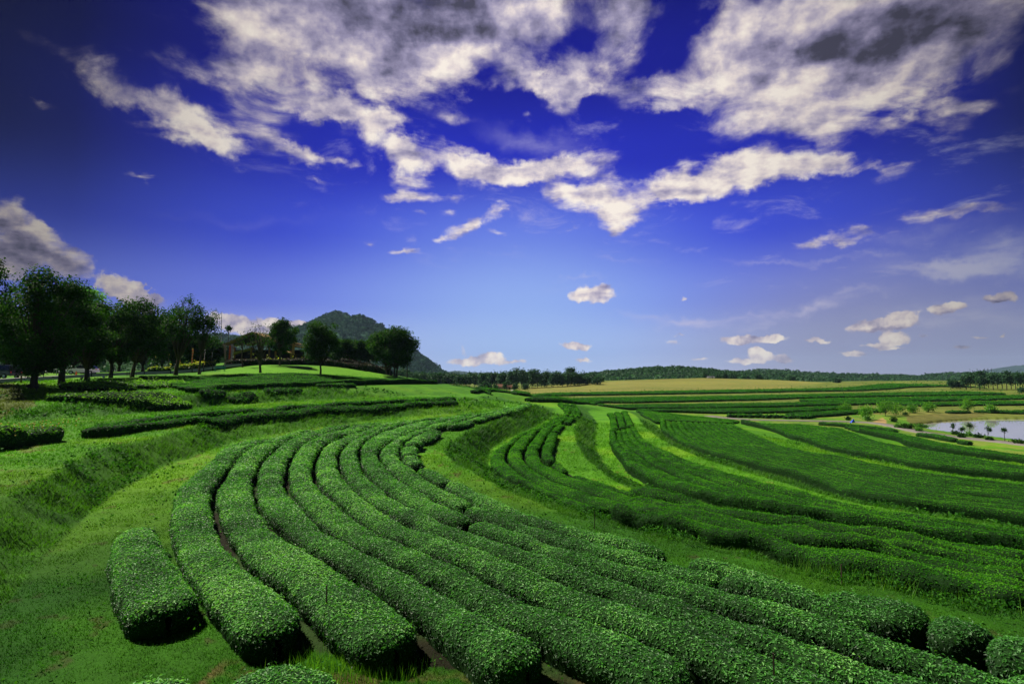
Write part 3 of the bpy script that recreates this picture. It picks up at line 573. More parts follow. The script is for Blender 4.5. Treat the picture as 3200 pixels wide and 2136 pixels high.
def hedge_mesh(name, C, W, h, lf=1.0, mats=None, profile=0.58, J=15, leafk=0.0029, leafmin=0.050, cover=1.9, rag=0.075, und=0.10, lsize=None, up=0.8, tmul=1.0, seed=1, twig=True):
    C = np.asarray(C, float); W = np.asarray(W, float)
    seg = np.hypot(*(C[1:] - C[:-1]).T); S = np.concatenate([[0], np.cumsum(seg)]); L = S[-1]
    # samples, denser close by
    d_ = np.hypot(C[:, 0], C[:, 1]); st = np.clip(d_ * 0.012, 0.14, 4.0); cum = np.concatenate([[0], np.cumsum(seg / ((st[1:] + st[:-1]) / 2))])
    n = max(6, int(cum[-1]) + 1); s = np.interp(np.linspace(0, cum[-1], n), cum, S)
    capn = 5; wm = W.mean(); R0 = min(wm, L * 0.4)
    caps = R0 * (1 - np.cos(np.linspace(0, math.pi / 2, capn)))
    s = np.unique(np.round(np.concatenate([caps, L - caps, s[(s > R0) & (s < L - R0)]]), 4)); n = len(s)
    cx = np.interp(s, S, C[:, 0]); cy = np.interp(s, S, C[:, 1]); w = np.interp(s, S, W)
    tx = np.gradient(cx, s); ty = np.gradient(cy, s); l = np.hypot(tx, ty); tx /= l; ty /= l; nx, ny = ty, -tx
    e = np.sqrt(np.clip(1 - (1 - np.clip(np.minimum(s, L - s) / R0, 0, 1)) ** 2, 0, 1)) ; e = np.maximum(e, 0.05) ** 0.9
    hh = h * (1 + und * 2 * (fbm(s / 2.3 + seed * 9.1, s * 0, oct=2, seed=seed) - 0.5) * 2) * (0.62 + 0.38 * e)
    lev = vnoise(np.floor(s / 3.1 + vnoise(s / 9.0, s * 0, seed=seed + 5) * 1.5) * 7.3 + seed, s * 0 + 0.5, seed=seed + 9) - 0.5
    lev = np.interp(s, s, np.convolve(np.pad(lev, 1, mode='edge'), [.25, .5, .25], 'valid')); hh = hh * (1 + und * 1.6 * lev)
    w = w * (1 + und * 1.2 * (fbm(s / 1.7 + seed * 3.3, s * 0 + 5, oct=2, seed=seed + 3) - 0.5) * 2)
    ph = np.linspace(0, math.pi, J); c_ = np.cos(ph); X = np.sign(c_) * np.abs(c_) ** profile; Z = np.sin(ph) ** 0.72; Z[0] = Z[-1] = 0
    lat = X[None, :] * (w * e)[:, None] * (0.80 + 0.20 * np.minimum(1, Z * 1.6))[None, :]
    px = cx[:, None] + nx[:, None] * lat; py = cy[:, None] + ny[:, None] * lat
    zl = Z[None, :] * hh[:, None]
    dd = np.hypot(px, py)
    k = (fbm(px * 2.2, py * 2.2, zl * 2.2, oct=3, seed=seed) - 0.5) * 2
    pz = gz(px, py) + zl * (1 + rag * 0.9 * k)
    px = px + nx[:, None] * X[None, :] * k * rag * 1.4; py = py + ny[:, None] * X[None, :] * k * rag * 1.4
    pz[:, 0] -= 0.05; pz[:, -1] -= 0.05
    G = np.stack([px, py, pz], -1)
    id_ = np.arange(n * J).reshape(n, J); Q = np.stack([id_[:-1, :-1], id_[1:, :-1], id_[1:, 1:], id_[:-1, 1:]], -1).reshape(-1, 4)
    # leaves
    a = G[:-1, :-1]; b = G[1:, :-1]; c = G[1:, 1:]; dq = G[:-1, 1:]
    nrm = np.cross(b - a, dq - a) + np.cross(dq - c, b - c); ar = np.linalg.norm(nrm, axis=-1) / 2; nrm = nrm / np.maximum(ar[..., None] * 2, 1e-9)
    cen = (a + b + c + dq) / 4
    outw = cen - np.stack([(cx[:-1] + cx[1:]) / 2, (cy[:-1] + cy[1:]) / 2, gz((cx[:-1] + cx[1:]) / 2, (cy[:-1] + cy[1:]) / 2)], -1)[:, None, :]
    flip = ((nrm * outw).sum(-1) < 0); nrm[flip] *= -1
    if flip.mean() > 0.5: Q = Q[:, ::-1]
    dc = np.linalg.norm(cen - np.array([0, 0, H]), axis=-1); ls = np.maximum(leafmin, leafk * dc) * lf
    view = (nrm * (np.array([0, 0, H]) - cen)).sum(-1) / dc
    hrel = (cen[..., 2] - gz(cen[..., 0], cen[..., 1])) / h
    dens = cover / (ls * ls * 0.42) * np.where(view > -0.1, 1.0, 0.35) * (0.15 + 0.85 * sstep(hrel, 0.1, 0.6))
    dens = dens * (np.abs(np.degrees(np.arctan2(cen[..., 0], cen[..., 1]))) < 52)
    cnt = rng.poisson(ar * dens).ravel(); tot = int(cnt.sum())
    rep = np.repeat(np.arange(cnt.size), cnt); u = rng.random(tot)[:, None]; v = rng.random(tot)[:, None]
    fa, fb, fc, fd = (m.reshape(-1, 3)[rep] for m in (a, b, c, dq))
    P = fa * (1 - u) * (1 - v) + fb * u * (1 - v) + fc * u * v + fd * (1 - u) * v
    Nn = nrm.reshape(-1, 3)[rep]; sz = ls.ravel()[rep] * rng.uniform(0.5, 1.5, tot)
    depth = rng.random(tot) ** 1.5
    P = P + Nn * (0.5 * sz * (1 - depth) - 0.3 * sz)[:, None]
    stray = rng.random(tot) < 0.025; P[:, 2] += stray * sz * rng.uniform(0.6, 2.2, tot)
    N2 = Nn + np.array([0, 0, 0.45]) + rng.normal(size=(tot, 3)) * up * 0.62
    clump = fbm(P[:, 0] * 1.2, P[:, 1] * 1.2, P[:, 2] * 1.2, oct=2, seed=seed + 40)
    shoots = fbm(P[:, 0] * 0.35, P[:, 1] * 0.35, oct=2, seed=77)
    tint = np.clip((0.16 + 0.60 * rng.random(tot) ** 1.3 + 0.30 * (1 - depth) + 0.9 * (clump - 0.5) + 0.6 * (shoots - 0.5)) * (0.15 + 0.85 * sstep(Nn[:, 2], 0.1, 0.75)) * tmul, 0, 1)  # side leaves darkened: hedge shade painted into tint, along with brighter shoots on top
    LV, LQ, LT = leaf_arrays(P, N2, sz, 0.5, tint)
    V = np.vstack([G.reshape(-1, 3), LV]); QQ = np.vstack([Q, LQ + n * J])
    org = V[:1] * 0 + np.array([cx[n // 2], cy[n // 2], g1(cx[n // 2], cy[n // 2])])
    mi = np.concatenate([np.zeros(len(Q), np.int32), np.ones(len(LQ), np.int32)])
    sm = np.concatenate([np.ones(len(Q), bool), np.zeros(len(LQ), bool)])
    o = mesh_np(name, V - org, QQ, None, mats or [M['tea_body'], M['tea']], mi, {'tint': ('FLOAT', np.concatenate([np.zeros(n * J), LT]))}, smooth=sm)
    o.location = org[0]
    return o, tot
NLEAF = 0
def W3(line, z, step=9.0): return np.array([at(u, v, z)[:2] for u, v in cat(np.asarray(line, float), step)])
def smooth_line(C, n=3):
    for _ in range(n): C = np.vstack([C[:1], (C[:-2] + 2 * C[1:-1] + C[2:]) / 4, C[-1:]])
    return C
def resample(C, ds=0.5):
    seg = np.hypot(*(C[1:] - C[:-1]).T); S = np.concatenate([[0], np.cumsum(seg)]); n = max(3, int(S[-1] / ds)); s = np.linspace(0, S[-1], n)
    return np.stack([np.interp(s, S, C[:, 0]), np.interp(s, S, C[:, 1])], 1)
def between(A, B, gap=0.2, p0=None, p1=None, zt=0.8, wmin=0.3, wmax=1.05):
    """centre line and half width of the strip between two lines"""
    A = resample(A, 0.35); B = resample(B, 0.25)
    D = np.hypot(A[:, None, 0] - B[None, :, 0], A[:, None, 1] - B[None, :, 1]); j = D.argmin(1); dm = D.min(1)
    ok = ~(((j == 0) | (j == len(B) - 1)) & (dm > np.median(dm) * 1.5)); A = A[ok]; j = j[ok]; dm = dm[ok]
    C = smooth_line((A + B[j]) / 2, 6); w = np.clip(dm, 2 * wmin + gap, 2 * wmax + gap)
    k = np.ones(15) / 15; w = np.convolve(np.pad(w, 7, mode='edge'), k, 'valid')
    i0, i1 = 0, len(C) - 1
    if p0 is not None: q_ = at(p0[0], p0[1], zt)[:2]; i0 = int(np.hypot(*(C - q_).T).argmin())
    if p1 is not None: q_ = at(p1[0], p1[1], zt)[:2]; i1 = int(np.hypot(*(C - q_).T).argmin())
    if i0 > i1: i0, i1 = i1, i0
    return C[i0:i1 + 1], (w[i0:i1 + 1] - gap) / 2
def hedge(C, W, h, label, group, name='tea_hedge', cat_='tea hedge', **kw):
    global NLEAF
    kw['tmul'] = kw.get('tmul', 1.0) * (0.90 + 0.20 * ((kw.get('seed', 1) * 37) % 11) / 10.0)
    if len(C) < 4: print('short', label); return None
    o, t = hedge_mesh(name, C, W, h, **kw); NLEAF += t; return tag(o, label, cat_, group)

# ---- the nearest bench: nine long rows
ZT = 0.52
E0 = [(990,1338),(900,1352),(832,1368),(747,1377),(690,1401),(638,1445),(587,1490),(546,1524),(528,1568),(523,1609),(524,1660),(530,1700),(545,1745),(572,1795),(610,1845),(650,1893),(690,1945),(740,2000),(790,2050)]
G1 = [(1100,1325),(993,1338),(900,1354),(832,1374),(775,1401),(741,1428),(710,1466),(686,1496),(671,1530),(669,1568),(678,1609),(693,1646),(712,1677),(740,1712),(768,1740),(824,1787),(890,1839),(946,1890),(993,1946),(1040,1990)]
G2 = [(1100,1322),(993,1340),(931,1360),(887,1381),(843,1411),(816,1442),(800,1479),(795,1520),(804,1558),(816,1585),(845,1618),(880,1647),(927,1685),(1030,1742),(1096,1779),(1182,1828),(1274,1885),(1367,1955),(1400,1990),(1440,2030)]
G3 = [(1211,1317),(1102,1328),(1047,1346),(993,1363),(945,1387),(914,1418),(899,1449),(894,1483),(902,1517),(918,1544),(942,1575),(976,1605),(1040,1653),(1099,1697),(1175,1728),(1242,1760),(1338,1820),(1383,1840),(1478,1891),(1570,1932),(1666,1980),(1755,2015),(1820,2050)]
G4 = [(1290,1312),(1200,1323),(1149,1340),(1098,1353),(1047,1370),(1006,1398),(987,1428),(982,1466),(989,1500),(1006,1527),(1037,1554),(1067,1576),(1119,1615),(1191,1655),(1281,1700),(1370,1744),(1472,1780),(1596,1834),(1698,1875),(1787,1904),(1915,1945),(1978,1971),(2080,2009),(2191,2057),(2274,2098),(2400,2150)]
G5 = [(1375,1303),(1270,1318),(1200,1336),(1149,1357),(1098,1380),(1064,1401),(1057,1432),(1062,1462),(1080,1494),(1115,1528),(1156,1561),(1204,1593),(1259,1625),(1340,1662),(1430,1696),(1532,1728),(1612,1751),(1742,1792),(1851,1827),(1978,1872),(2089,1917),(2191,1952),(2344,2003),(2478,2051),(2564,2086),(2675,2121),(2850,2180)]
G6 = [(1477,1290),(1375,1305),(1280,1322),(1191,1346),(1153,1367),(1129,1391),(1124,1418),(1131,1449),(1150,1479),(1184,1510),(1218,1537),(1266,1564),(1306,1590),(1358,1613),(1409,1635),(1532,1668),(1653,1713),(1765,1744),(1883,1780),(1978,1805),(2080,1843),(2179,1872),(2271,1907),(2383,1945),(2497,1980),(2612,2019),(2730,2047),(2851,2086),(3000,2130),(3200,2190)]
G7 = [(1590,1272),(1477,1297),(1375,1318),(1324,1333),(1283,1346),(1238,1370),(1204,1387),(1184,1404),(1186,1425),(1204,1452),(1232,1476),(1266,1500),(1306,1524),(1341,1541),(1392,1566),(1460,1597),(1530,1628),(1596,1649),(1723,1687),(1819,1716),(1946,1751),(2048,1779),(2179,1815),(2271,1840),(2367,1862),(2500,1901),(2612,1929),(2700,1962),(2850,2010),(3000,2055),(3200,2120)]
G8 = [(1665,1256),(1600,1272),(1545,1288),(1477,1303),(1409,1323),(1358,1336),(1307,1353),(1272,1374),(1252,1394),(1250,1415),(1262,1438),(1290,1457),(1341,1490),(1375,1507),(1409,1527),(1460,1554),(1494,1575),(1545,1597),(1620,1620),(1691,1639),(1777,1662),(1883,1693),(2000,1716),(2080,1736),(2175,1764),(2277,1789),(2399,1818),(2500,1845),(2590,1880),(2700,1920)]
G9 = [(1665,1258),(1640,1272),(1545,1298),(1480,1318),(1402,1336),(1358,1362),(1320,1385),(1306,1405),(1308,1420),(1330,1448),(1375,1468),(1405,1485),(1443,1509),(1511,1541),(1579,1565),(1647,1590),(1715,1612),(1804,1636),(1855,1656),(1940,1677),(2094,1712),(2150,1724),(2223,1734),(2271,1745),(2351,1761),(2446,1780),(2500,1802),(2570,1829),(2640,1850)]
def extend(C, m=3.5):
    t = C[-1] - C[-6]; t = t / np.hypot(*t); return np.vstack([C, C[-1] + t * np.linspace(0.4, m, 8)[:, None]])
G = [extend(W3(g, ZT)) for g in (E0, G1, G2, G3, G4, G5, G6, G7, G8, G9)]
gB = 'long tea hedges on the nearest terrace'
ORD = ['outermost', 'second', 'third', 'fourth', 'fifth', 'sixth', 'seventh', 'eighth']
ends = [((832,1370), (868,1975)), ((985,1343), (1235,2005)), ((1102,1328), (1620,2065)), ((1200,1322), (2140,2115)), ((1290,1314), None), ((1390,1303), None), None, None]
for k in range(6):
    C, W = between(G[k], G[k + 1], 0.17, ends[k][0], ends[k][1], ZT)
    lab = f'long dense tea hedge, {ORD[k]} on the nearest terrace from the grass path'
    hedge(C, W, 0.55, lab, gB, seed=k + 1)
C, W = between(G[6], G[7], 0.17, (1500,1293), (1477,1625), ZT); hedge(C, W, 0.54, 'far half of the seventh near tea hedge, curving back to the terrace end', gB, seed=11)
C, W = between(G[6], G[7], 0.17, (1490,1630), None, ZT); hedge(C, W, 0.56, 'near half of the seventh near tea hedge, running to the lower right corner', gB, seed=12)
C, W = between(G[7], G[8], 0.17, (1600,1272), (1460,1574), ZT); hedge(C, W, 0.53, 'far half of the eighth tea hedge from the path, ending at a notch', gB, seed=13)
C, W = between(G[7], G[8], 0.17, (1478,1580), (2242,1795), ZT); hedge(C, W, 0.55, 'middle stretch of the eighth tea hedge from the path, ending at a small gap', gB, seed=14)
C, W = between(G[7], G[8], 0.17, (2262,1805), (2690,1940), ZT); hedge(C, W, 0.60, 'near stretch of the eighth tea hedge from the path, with a blunt end', gB, seed=15)
# ragged ninth row along the mown shoulder
n9 = [((1660,1260), (1500,1310), 'thin far stretch of the ragged inner tea row on the nearest terrace'),
      ((1490,1314), (1440,1330), 'short low block of tea bushes in the ragged inner row, far side of the gap'),
      ((1400,1344), (1345,1371), 'block of tea bushes curving at the far side of the ragged inner row'),
      ((1338,1376), (1315,1388), 'small square tea bush in the ragged inner row before the bend'),
      ((1305,1392), (1272,1418), 'large rounded tea bush at the bend of the ragged inner row'),
      ((1278,1424), (1310,1450), 'rounded tea bush just below the bend of the ragged inner row'),
      ((1322,1462), (1395,1500), 'tea bush block with a step beside the bright mown strip'),
      ((1405,1508), (2090,1722), 'long near stretch of the ragged inner tea row with a blunt dark end'),
      ((2150,1740), (2565,1852), 'separate stretch of tea hedge beyond the gap, dark at its right end')]
for i, (a, b, lab) in enumerate(n9):
    C, W = between(G[8], G[9], 0.12, a, b, ZT, 0.35); hedge(C, W, 0.53, lab, 'pieces of the ragged inner tea row', seed=30 + i, und=0.10)
# short row at the left
L0 = extend(W3([(400,1636),(352,1668),(338,1717),(340,1780),(346,1834),(365,1900),(400,1960),(450,2010)], ZT), 2.0); G0 = extend(W3([(470,1622),(506,1650),(522,1717),(556,1764),(598,1811),(646,1858),(690,1915),(740,1975)], ZT), 2.0)
C, W = between(L0, G0, 0.0, (430,1650), (520,1915), ZT, wmax=1.05); hedge(C, W, 0.55, 'short rounded tea hedge standing alone by the grass path at the lower left', gB, seed=51)
for pts, w, lab, sd_ in (([(420,2098),(470,2220),(520,2400)], 0.75, 'tea bush top cut off by the bottom edge, left of two', 61), ([(790,2072),(900,2180),(1010,2360)], 0.85, 'tea bush top cut off by the bottom edge, right of two', 62)):
    C = W3(pts, 0.55); hedge(C, np.full(len(C), w), 0.55, lab, 'tea bushes at the bottom edge', seed=sd_)
# dark bushes at the right end of the nearest terrace
for (pts, w, h, lab, s_) in [([(2560,1830),(2700,1854),(2900,1904)], 0.70, 0.72, 'dark tea bush block beyond the blunt hedge end, left of three at the right', 71), ([(2908,1908),(2985,1930),(3080,1968)], 0.66, 0.70, 'dark tea bush block in the middle of three at the right', 72),
                             ([(3092,1974),(3190,2004),(3300,2045)], 0.64, 0.70, 'dark tea bush at the right edge above a smaller one', 73), ([(3140,2062),(3220,2090),(3330,2130)], 0.5, 0.5, 'smaller low tea bush at the right edge beside the long hedge', 74)]:
    C = W3(pts, 0.65); hedge(C, np.full(len(C), w), h, lab, 'dark tea bushes at the right', seed=s_, tmul=0.6, profile=0.78, und=0.16, rag=0.11)

# ---- second bench (1.5 m lower)
z1 = -1.5 + 0.5; kw1 = dict(mats=[M['tea_body'], M['tea_far']], cover=1.5, leafk=0.0023, up=0.8)
e0 = W3([(1712,1258),(1745,1280),(1735,1300),(1698,1326),(1630,1357),(1579,1384),(1538,1408),(1526,1432),(1533,1459),(1560,1484),(1600,1508),(1668,1538),(1736,1570),(1804,1600),(1870,1622),(1960,1645)], z1)
g1_ = W3([(1735,1258),(1765,1280),(1752,1302),(1710,1326),(1660,1345),(1627,1362),(1606,1380),(1586,1404),(1581,1425),(1593,1449),(1623,1472),(1651,1500),(1702,1524),(1753,1547),(1830,1575),(1900,1597),(2000,1620),(2100,1640)], z1)
g2_ = W3([(1758,1260),(1785,1282),(1770,1300),(1735,1322),(1699,1332),(1678,1350),(1651,1384),(1636,1411),(1641,1438),(1658,1459),(1712,1490),(1763,1513),(1838,1541),(1920,1566),(2020,1592),(2100,1612),(2250,1640)], z1)
g3_ = W3([(1778,1260),(1802,1282),(1788,1298),(1755,1318),(1729,1335),(1709,1360),(1695,1387),(1687,1411),(1695,1435),(1716,1452),(1770,1478),(1870,1514),(1930,1535),(2040,1565),(2150,1592),(2300,1620)], z1)
g4_ = W3([(1800,1262),(1815,1280),(1804,1301),(1777,1321),(1753,1336),(1746,1353),(1736,1391),(1730,1421),(1760,1457),(1795,1483),(1872,1515),(1925,1537),(1975,1551),(2043,1568),(2107,1590),(2200,1605)], z1)
gC = 'tea hedges on the second terrace'
for A, B, a, b, lab, s_ in [(e0, g1_, (1720,1300), (1900,1606), 'outer tea hedge of the second terrace, bending round below the first grassy bank', 81), (g1_, g2_, (1728,1262), (2090,1630), 'second tea hedge of the lower terrace, with a narrow dark gap on both sides', 82),
                            (g2_, g3_, (1750,1262), (2240,1630), 'third tea hedge of the second terrace from the first grassy bank', 83), (g3_, g4_, (1780,1262), (1778,1318), 'far piece of the innermost tea row on the second terrace', 84), (g3_, g4_, (1766,1325), (1745,1345), 'short square piece in the innermost row of the second terrace', 85),
                            (g3_, g4_, (1738,1352), (1712,1440), 'rounded block of the innermost row ending at the bend of the second terrace', 86), (g3_, g4_, (1728,1452), (1762,1470), 'small tea bush standing past the bend on the second terrace', 87), (g3_, g4_, (1790,1487), (1915,1538), 'low stretch of tea along the second mown strip', 88),
                            (g3_, g4_, (1922,1538), (1972,1556), 'single small tea bush in the second mown strip', 89), (g3_, g4_, (1975,1555), (2110,1598), 'dark ragged tea stretch near the second mown strip', 90)]:
    C, W = between(A, B, 0.26, a, b, z1, 0.3); hedge(C, W, 0.54, lab, gC, seed=s_, und=0.10, **kw1)
def wl(name, ds=0.8):
    pts, z = LN[name]; return resample(W3([p[:2] for p in pts], z if z is not None else pts[0][2]), ds)
def offset(C, d):
    t = np.gradient(C, axis=0); t /= np.hypot(t[:, 0], t[:, 1])[:, None]; return C + np.stack([-t[:, 1], t[:, 0]], 1) * d
def lerp_rows(A, B, n, i0=0.0, i1=1.0):
    m = 220
    def ev(C):
        seg = np.hypot(*(C[1:] - C[:-1]).T); S = np.concatenate([[0], np.cumsum(seg)]); s = np.linspace(S[-1] * i0, S[-1] * i1, m); return np.stack([np.interp(s, S, C[:, 0]), np.interp(s, S, C[:, 1])], 1)
    A = ev(A); B = ev(B); out = []
    for k in range(n):
        a = A * (1 - k / n) + B * (k / n); b = A * (1 - (k + 1) / n) + B * ((k + 1) / n); c = (a + b) / 2
        w = sum(np.hypot(c[:, None, 0] - l[None, :, 0], c[:, None, 1] - l[None, :, 1]).min(1) for l in (resample(a, .2), resample(b, .2))) / 2
        out.append((c, np.convolve(np.pad(w, 7, mode='edge'), np.ones(15) / 15, 'valid')))
    return out
# unkempt overgrown rows on the right of the second terrace
A = W3([(1915,1640),(2050,1674),(2247,1712),(2400,1745),(2502,1786),(2604,1815),(2826,1857),(2979,1895),(3250,1953)], -0.4); B = W3([(1975,1558),(2111,1592),(2247,1625),(2400,1652),(2604,1688),(2792,1722),(2979,1754),(3250,1790)], -1.45)
for k, (C, W) in enumerate(lerp_rows(A, B, 6)):
    hedge(C, W * 0.82, 0.62 + 0.06 * (k % 2), f'overgrown bushy tea row on the second terrace, number {k + 1} from the near grass'.replace('number 1', 'the first').replace('number 2', 'the second').replace('number 3', 'the third').replace('number 4', 'the fourth').replace('number 5', 'the fifth').replace('number 6', 'the last, farthest'),
          'overgrown tea rows on the second terrace', seed=100 + k, und=0.22, rag=0.16, profile=0.7, **dict(kw1, cover=1.2, up=1.3))
# ---- third bench
z2 = -2.9 + 0.5
h0 = W3([(1895,1292),(1902,1302),(1908,1343),(1905,1363),(1908,1391),(1925,1418),(1947,1445),(1957,1462),(1992,1483),(2026,1502),(2077,1527),(2145,1552),(2213,1574),(2281,1590),(2349,1606),(2400,1614),(2502,1632),(2604,1649),(2740,1674),(2877,1695),(2979,1713),(3240,1750)], z2)
h3_ = W3([(1961,1284),(1975,1312),(1988,1340),(2005,1363),(2036,1387),(2090,1408),(2131,1425),(2206,1450),(2250,1465),(2329,1490),(2400,1508),(2468,1524),(2536,1541),(2638,1566),(2740,1585),(2843,1603),(2945,1620),(3240,1658)], z2)
names3 = ['edge', 'second', 'third', 'fourth', 'fifth', 'sixth']
m3 = lerp_rows(h0, h3_, 3, 0.0, 0.30)
gD = 'tea hedges on the third terrace'
# three rows far away widen into six rows close by
for k, (C, W) in enumerate(lerp_rows(h0, h3_, 3, 0.0, 0.36)):
    hedge(C, W * 0.76, 0.6, ['far piece of the outer tea row on the third terrace, beside the curving grass lane', 'far piece of the middle tea row on the third terrace', 'far piece of the inner tea row on the third terrace, by the bright strip'][k], gD, seed=120 + k, und=0.06, **dict(kw1, leafk=0.0012))
for k, (C, W) in enumerate(lerp_rows(h0, h3_, 5, 0.39, 1.0)):
    hedge(C, W * 0.80, 0.92 if k == 0 else 0.56, f'tea row crossing the third terrace to the right edge, {["nearest of five", "second of five", "middle of five", "fourth of five", "farthest of five"][k]}', gD, seed=130 + k, und=0.12, rag=0.08, profile=0.6, **kw1)
# ---- fourth bench: the wide field
z3 = -4.1 + 0.5
A = W3([(2062,1314),(2064,1343),(2086,1363),(2107,1377),(2145,1402),(2196,1419),(2247,1436),(2315,1453),(2400,1476),(2468,1492),(2570,1522),(2640,1550),(2740,1575),(2843,1596),(2921,1606),(3013,1618),(3240,1650)], z3)
B = W3([(2290,1323),(2330,1341),(2400,1372),(2444,1390),(2490,1400),(2526,1407),(2604,1420),(2690,1434),(2775,1455),(2910,1475),(3030,1492),(3240,1514)], z3)
gE = 'tea rows of the wide fourth terrace'
o10 = ['first', 'second', 'third', 'fourth', 'fifth', 'sixth', 'seventh', 'eighth', 'ninth', 'tenth', 'eleventh', 'twelfth', 'thirteenth', 'fourteenth']
kwf = dict(mats=[M['tea_body'], M['tea_far']], cover=1.15, leafk=0.0016, up=0.7, J=11)
for k, (C, W) in enumerate(lerp_rows(A, B, 13)):
    hedge(C, W * 0.80, 1.0 if k == 0 else 0.52, f'clipped tea row of the wide fourth terrace, {o10[k]} from its near dark edge', gE, seed=150 + k, und=0.08, rag=0.06, profile=0.66, **kwf)
C = W3([(2009,1301),(2035,1308),(2058,1317)], z3); hedge(C, np.full(len(C), 0.8), 0.52, 'short tea hedge closing the far corner of the wide terrace', gE, seed=170, **kwf)
# far part of the wide terrace, seen end on
A = W3([(2010,1296),(2060,1309),(2290,1319)], z3); B = W3([(1992,1283),(2100,1294),(2310,1306)], z3 - 0.6)
for k, (C, W) in enumerate(lerp_rows(A, B, 6)):
    hedge(C, W * 0.90, 0.5, f'pale tea row at the far end of the wide terrace, {o10[k]} behind the row heads', 'tea rows at the far end of the wide terrace', seed=175 + k, und=0.05, profile=0.4, **kwf)
# ---- fifth bench
z4 = -5.1 + 0.5
A = W3([(2310,1324),(2410,1342),(2468,1365),(2526,1380),(2580,1403),(2683,1426),(2809,1450),(2911,1470),(3132,1496),(3240,1510)], z4)
B = W3([(2480,1316),(2580,1324),(2662,1348),(2740,1375),(2819,1391),(2911,1407),(3047,1430),(3240,1460)], z4)
for k, (C, W) in enumerate(lerp_rows(A, B, 9)):
    hedge(C, W * 0.82, 0.9 if k == 0 else 0.52, f'clipped tea row of the fifth terrace, {o10[k]} from its dark near edge', 'tea rows of the fifth terrace', seed=190 + k, und=0.06, profile=0.62, **kwf)
z5 = -5.9 + 0.5
A = W3([(2700,1352),(2809,1374),(2830,1388),(2877,1396),(2945,1410),(3047,1424),(3240,1448)], z5); B = W3([(2640,1327),(2785,1345),(2904,1371),(2945,1380),(3047,1396),(3240,1424)], z5)
for k, (C, W) in enumerate(lerp_rows(A, B, 5)):
    hedge(C, W * 0.86, 0.9 if k == 0 else 0.52, f'darker tea row of the lowest terrace above the road, {o10[k]} from its dark near edge', 'tea rows of the lowest terrace', seed=210 + k, und=0.05, profile=0.4, **dict(kwf, tmul=0.75))
for i, (u0, v0, u1, v1) in enumerate([(2560,1320,2780,1340),(2870,1352,2985,1372),(2740,1338,2800,1346),(2990,1376,3030,1381)]):
    C = W3([(u0, v0), ((u0 + u1) / 2, (v0 + v1) / 2 - 1), (u1, v1)], -5.6); hedge(C, np.full(len(C), 0.8), 0.7, ['low dark tea hedge along the near side of the road, left', 'low dark tea hedge beside the road below the pond', 'short tea hedge piece near the road bend', 'short tea clump near the road opposite the pond trees'][i], 'tea hedge pieces beside the road', seed=230 + i, **kwf)
# ---- upper terraces on the left
Dk = dict(mats=[M['tea_body'], M['tea_far']], cover=1.1, leafk=0.0034, tmul=0.8)
for i, (pts, w, h, lab) in enumerate([
    ([(258,1336),(306,1334),(400,1322),(495,1313),(570,1303),(672,1298),(757,1287),(911,1275),(996,1267),(1204,1255),(1426,1240)], 0.70, 0.6, 'long dark double hedge on the upper left terrace, front row'),
    ([(300,1320),(400,1310),(570,1292),(775,1276),(1000,1261),(1200,1249),(1420,1236)], 0.70, 0.6, 'long dark double hedge on the upper left terrace, back row')]):
    C = W3(pts, 1.8 if i == 0 else 1.85); hedge(C, np.full(len(C), w), h, lab, 'dark hedges on the upper left terrace', seed=240 + i, und=0.12, **Dk)
for i, (a, b) in enumerate([((315,1342), (380,1336)), ((400,1333), (440,1328)), ((455,1327), (540,1318)), ((590,1311), (655,1305)), ((675,1304), (745,1296)), ((770,1292), (830,1287))]):
    C = W3([a, ((a[0] + b[0]) / 2, (a[1] + b[1]) / 2), b], 1.6); hedge(C, np.full(len(C), 0.42), 0.42, f'low ragged tea clump in front of the dark double hedge, {o10[i]} from the left', 'low clumps before the double hedge', seed=250 + i, und=0.2, **Dk)
# top tea field below the lawn
A = [atd(u, v, d)[:2] for u, v, d in [(600,1228,66),(764,1219,76),(945,1209,88),(1037,1208,94),(1200,1204,106),(1366,1199,119)]]
B = [atd(u, v, d)[:2] for u, v, d in [(430,1188,82),(620,1180,90),(750,1174,96),(870,1173,101),(1000,1177,107),(1100,1182,112),(1366,1198,123)]]
A = smooth_line(resample(np.array(A), 2.0), 4); B = smooth_line(resample(np.array(B), 2.0), 4)
for k, (C, W) in enumerate(lerp_rows(A, B, 9)):
    hedge(C, W * 0.84, 0.85 if k == 0 else 0.5, f'tea row of the top field under the lawn, {o10[k]} from the dark front edge', 'tea rows of the top field', seed=260 + k, und=0.10, profile=0.42, **kwf)
for i, (u0, v0, d0, u1, v1, d1) in enumerate([(628,1234,66,700,1230,70), (720,1232,69,800,1222,74), (830,1221,77,940,1216,84), (990,1212,90,1110,1208,97)]):
    C = resample(np.array([atd(u0, v0, d0)[:2], atd((u0 + u1) / 2, (v0 + v1) / 2, (d0 + d1) / 2)[:2], atd(u1, v1, d1)[:2]]), 1.0)
    hedge(C, np.full(len(C), 0.7), 0.6, f'dark tea clump in front of the top field edge, {o10[i]} from the left', 'dark clumps before the top field', seed=275 + i, und=0.15, **Dk)
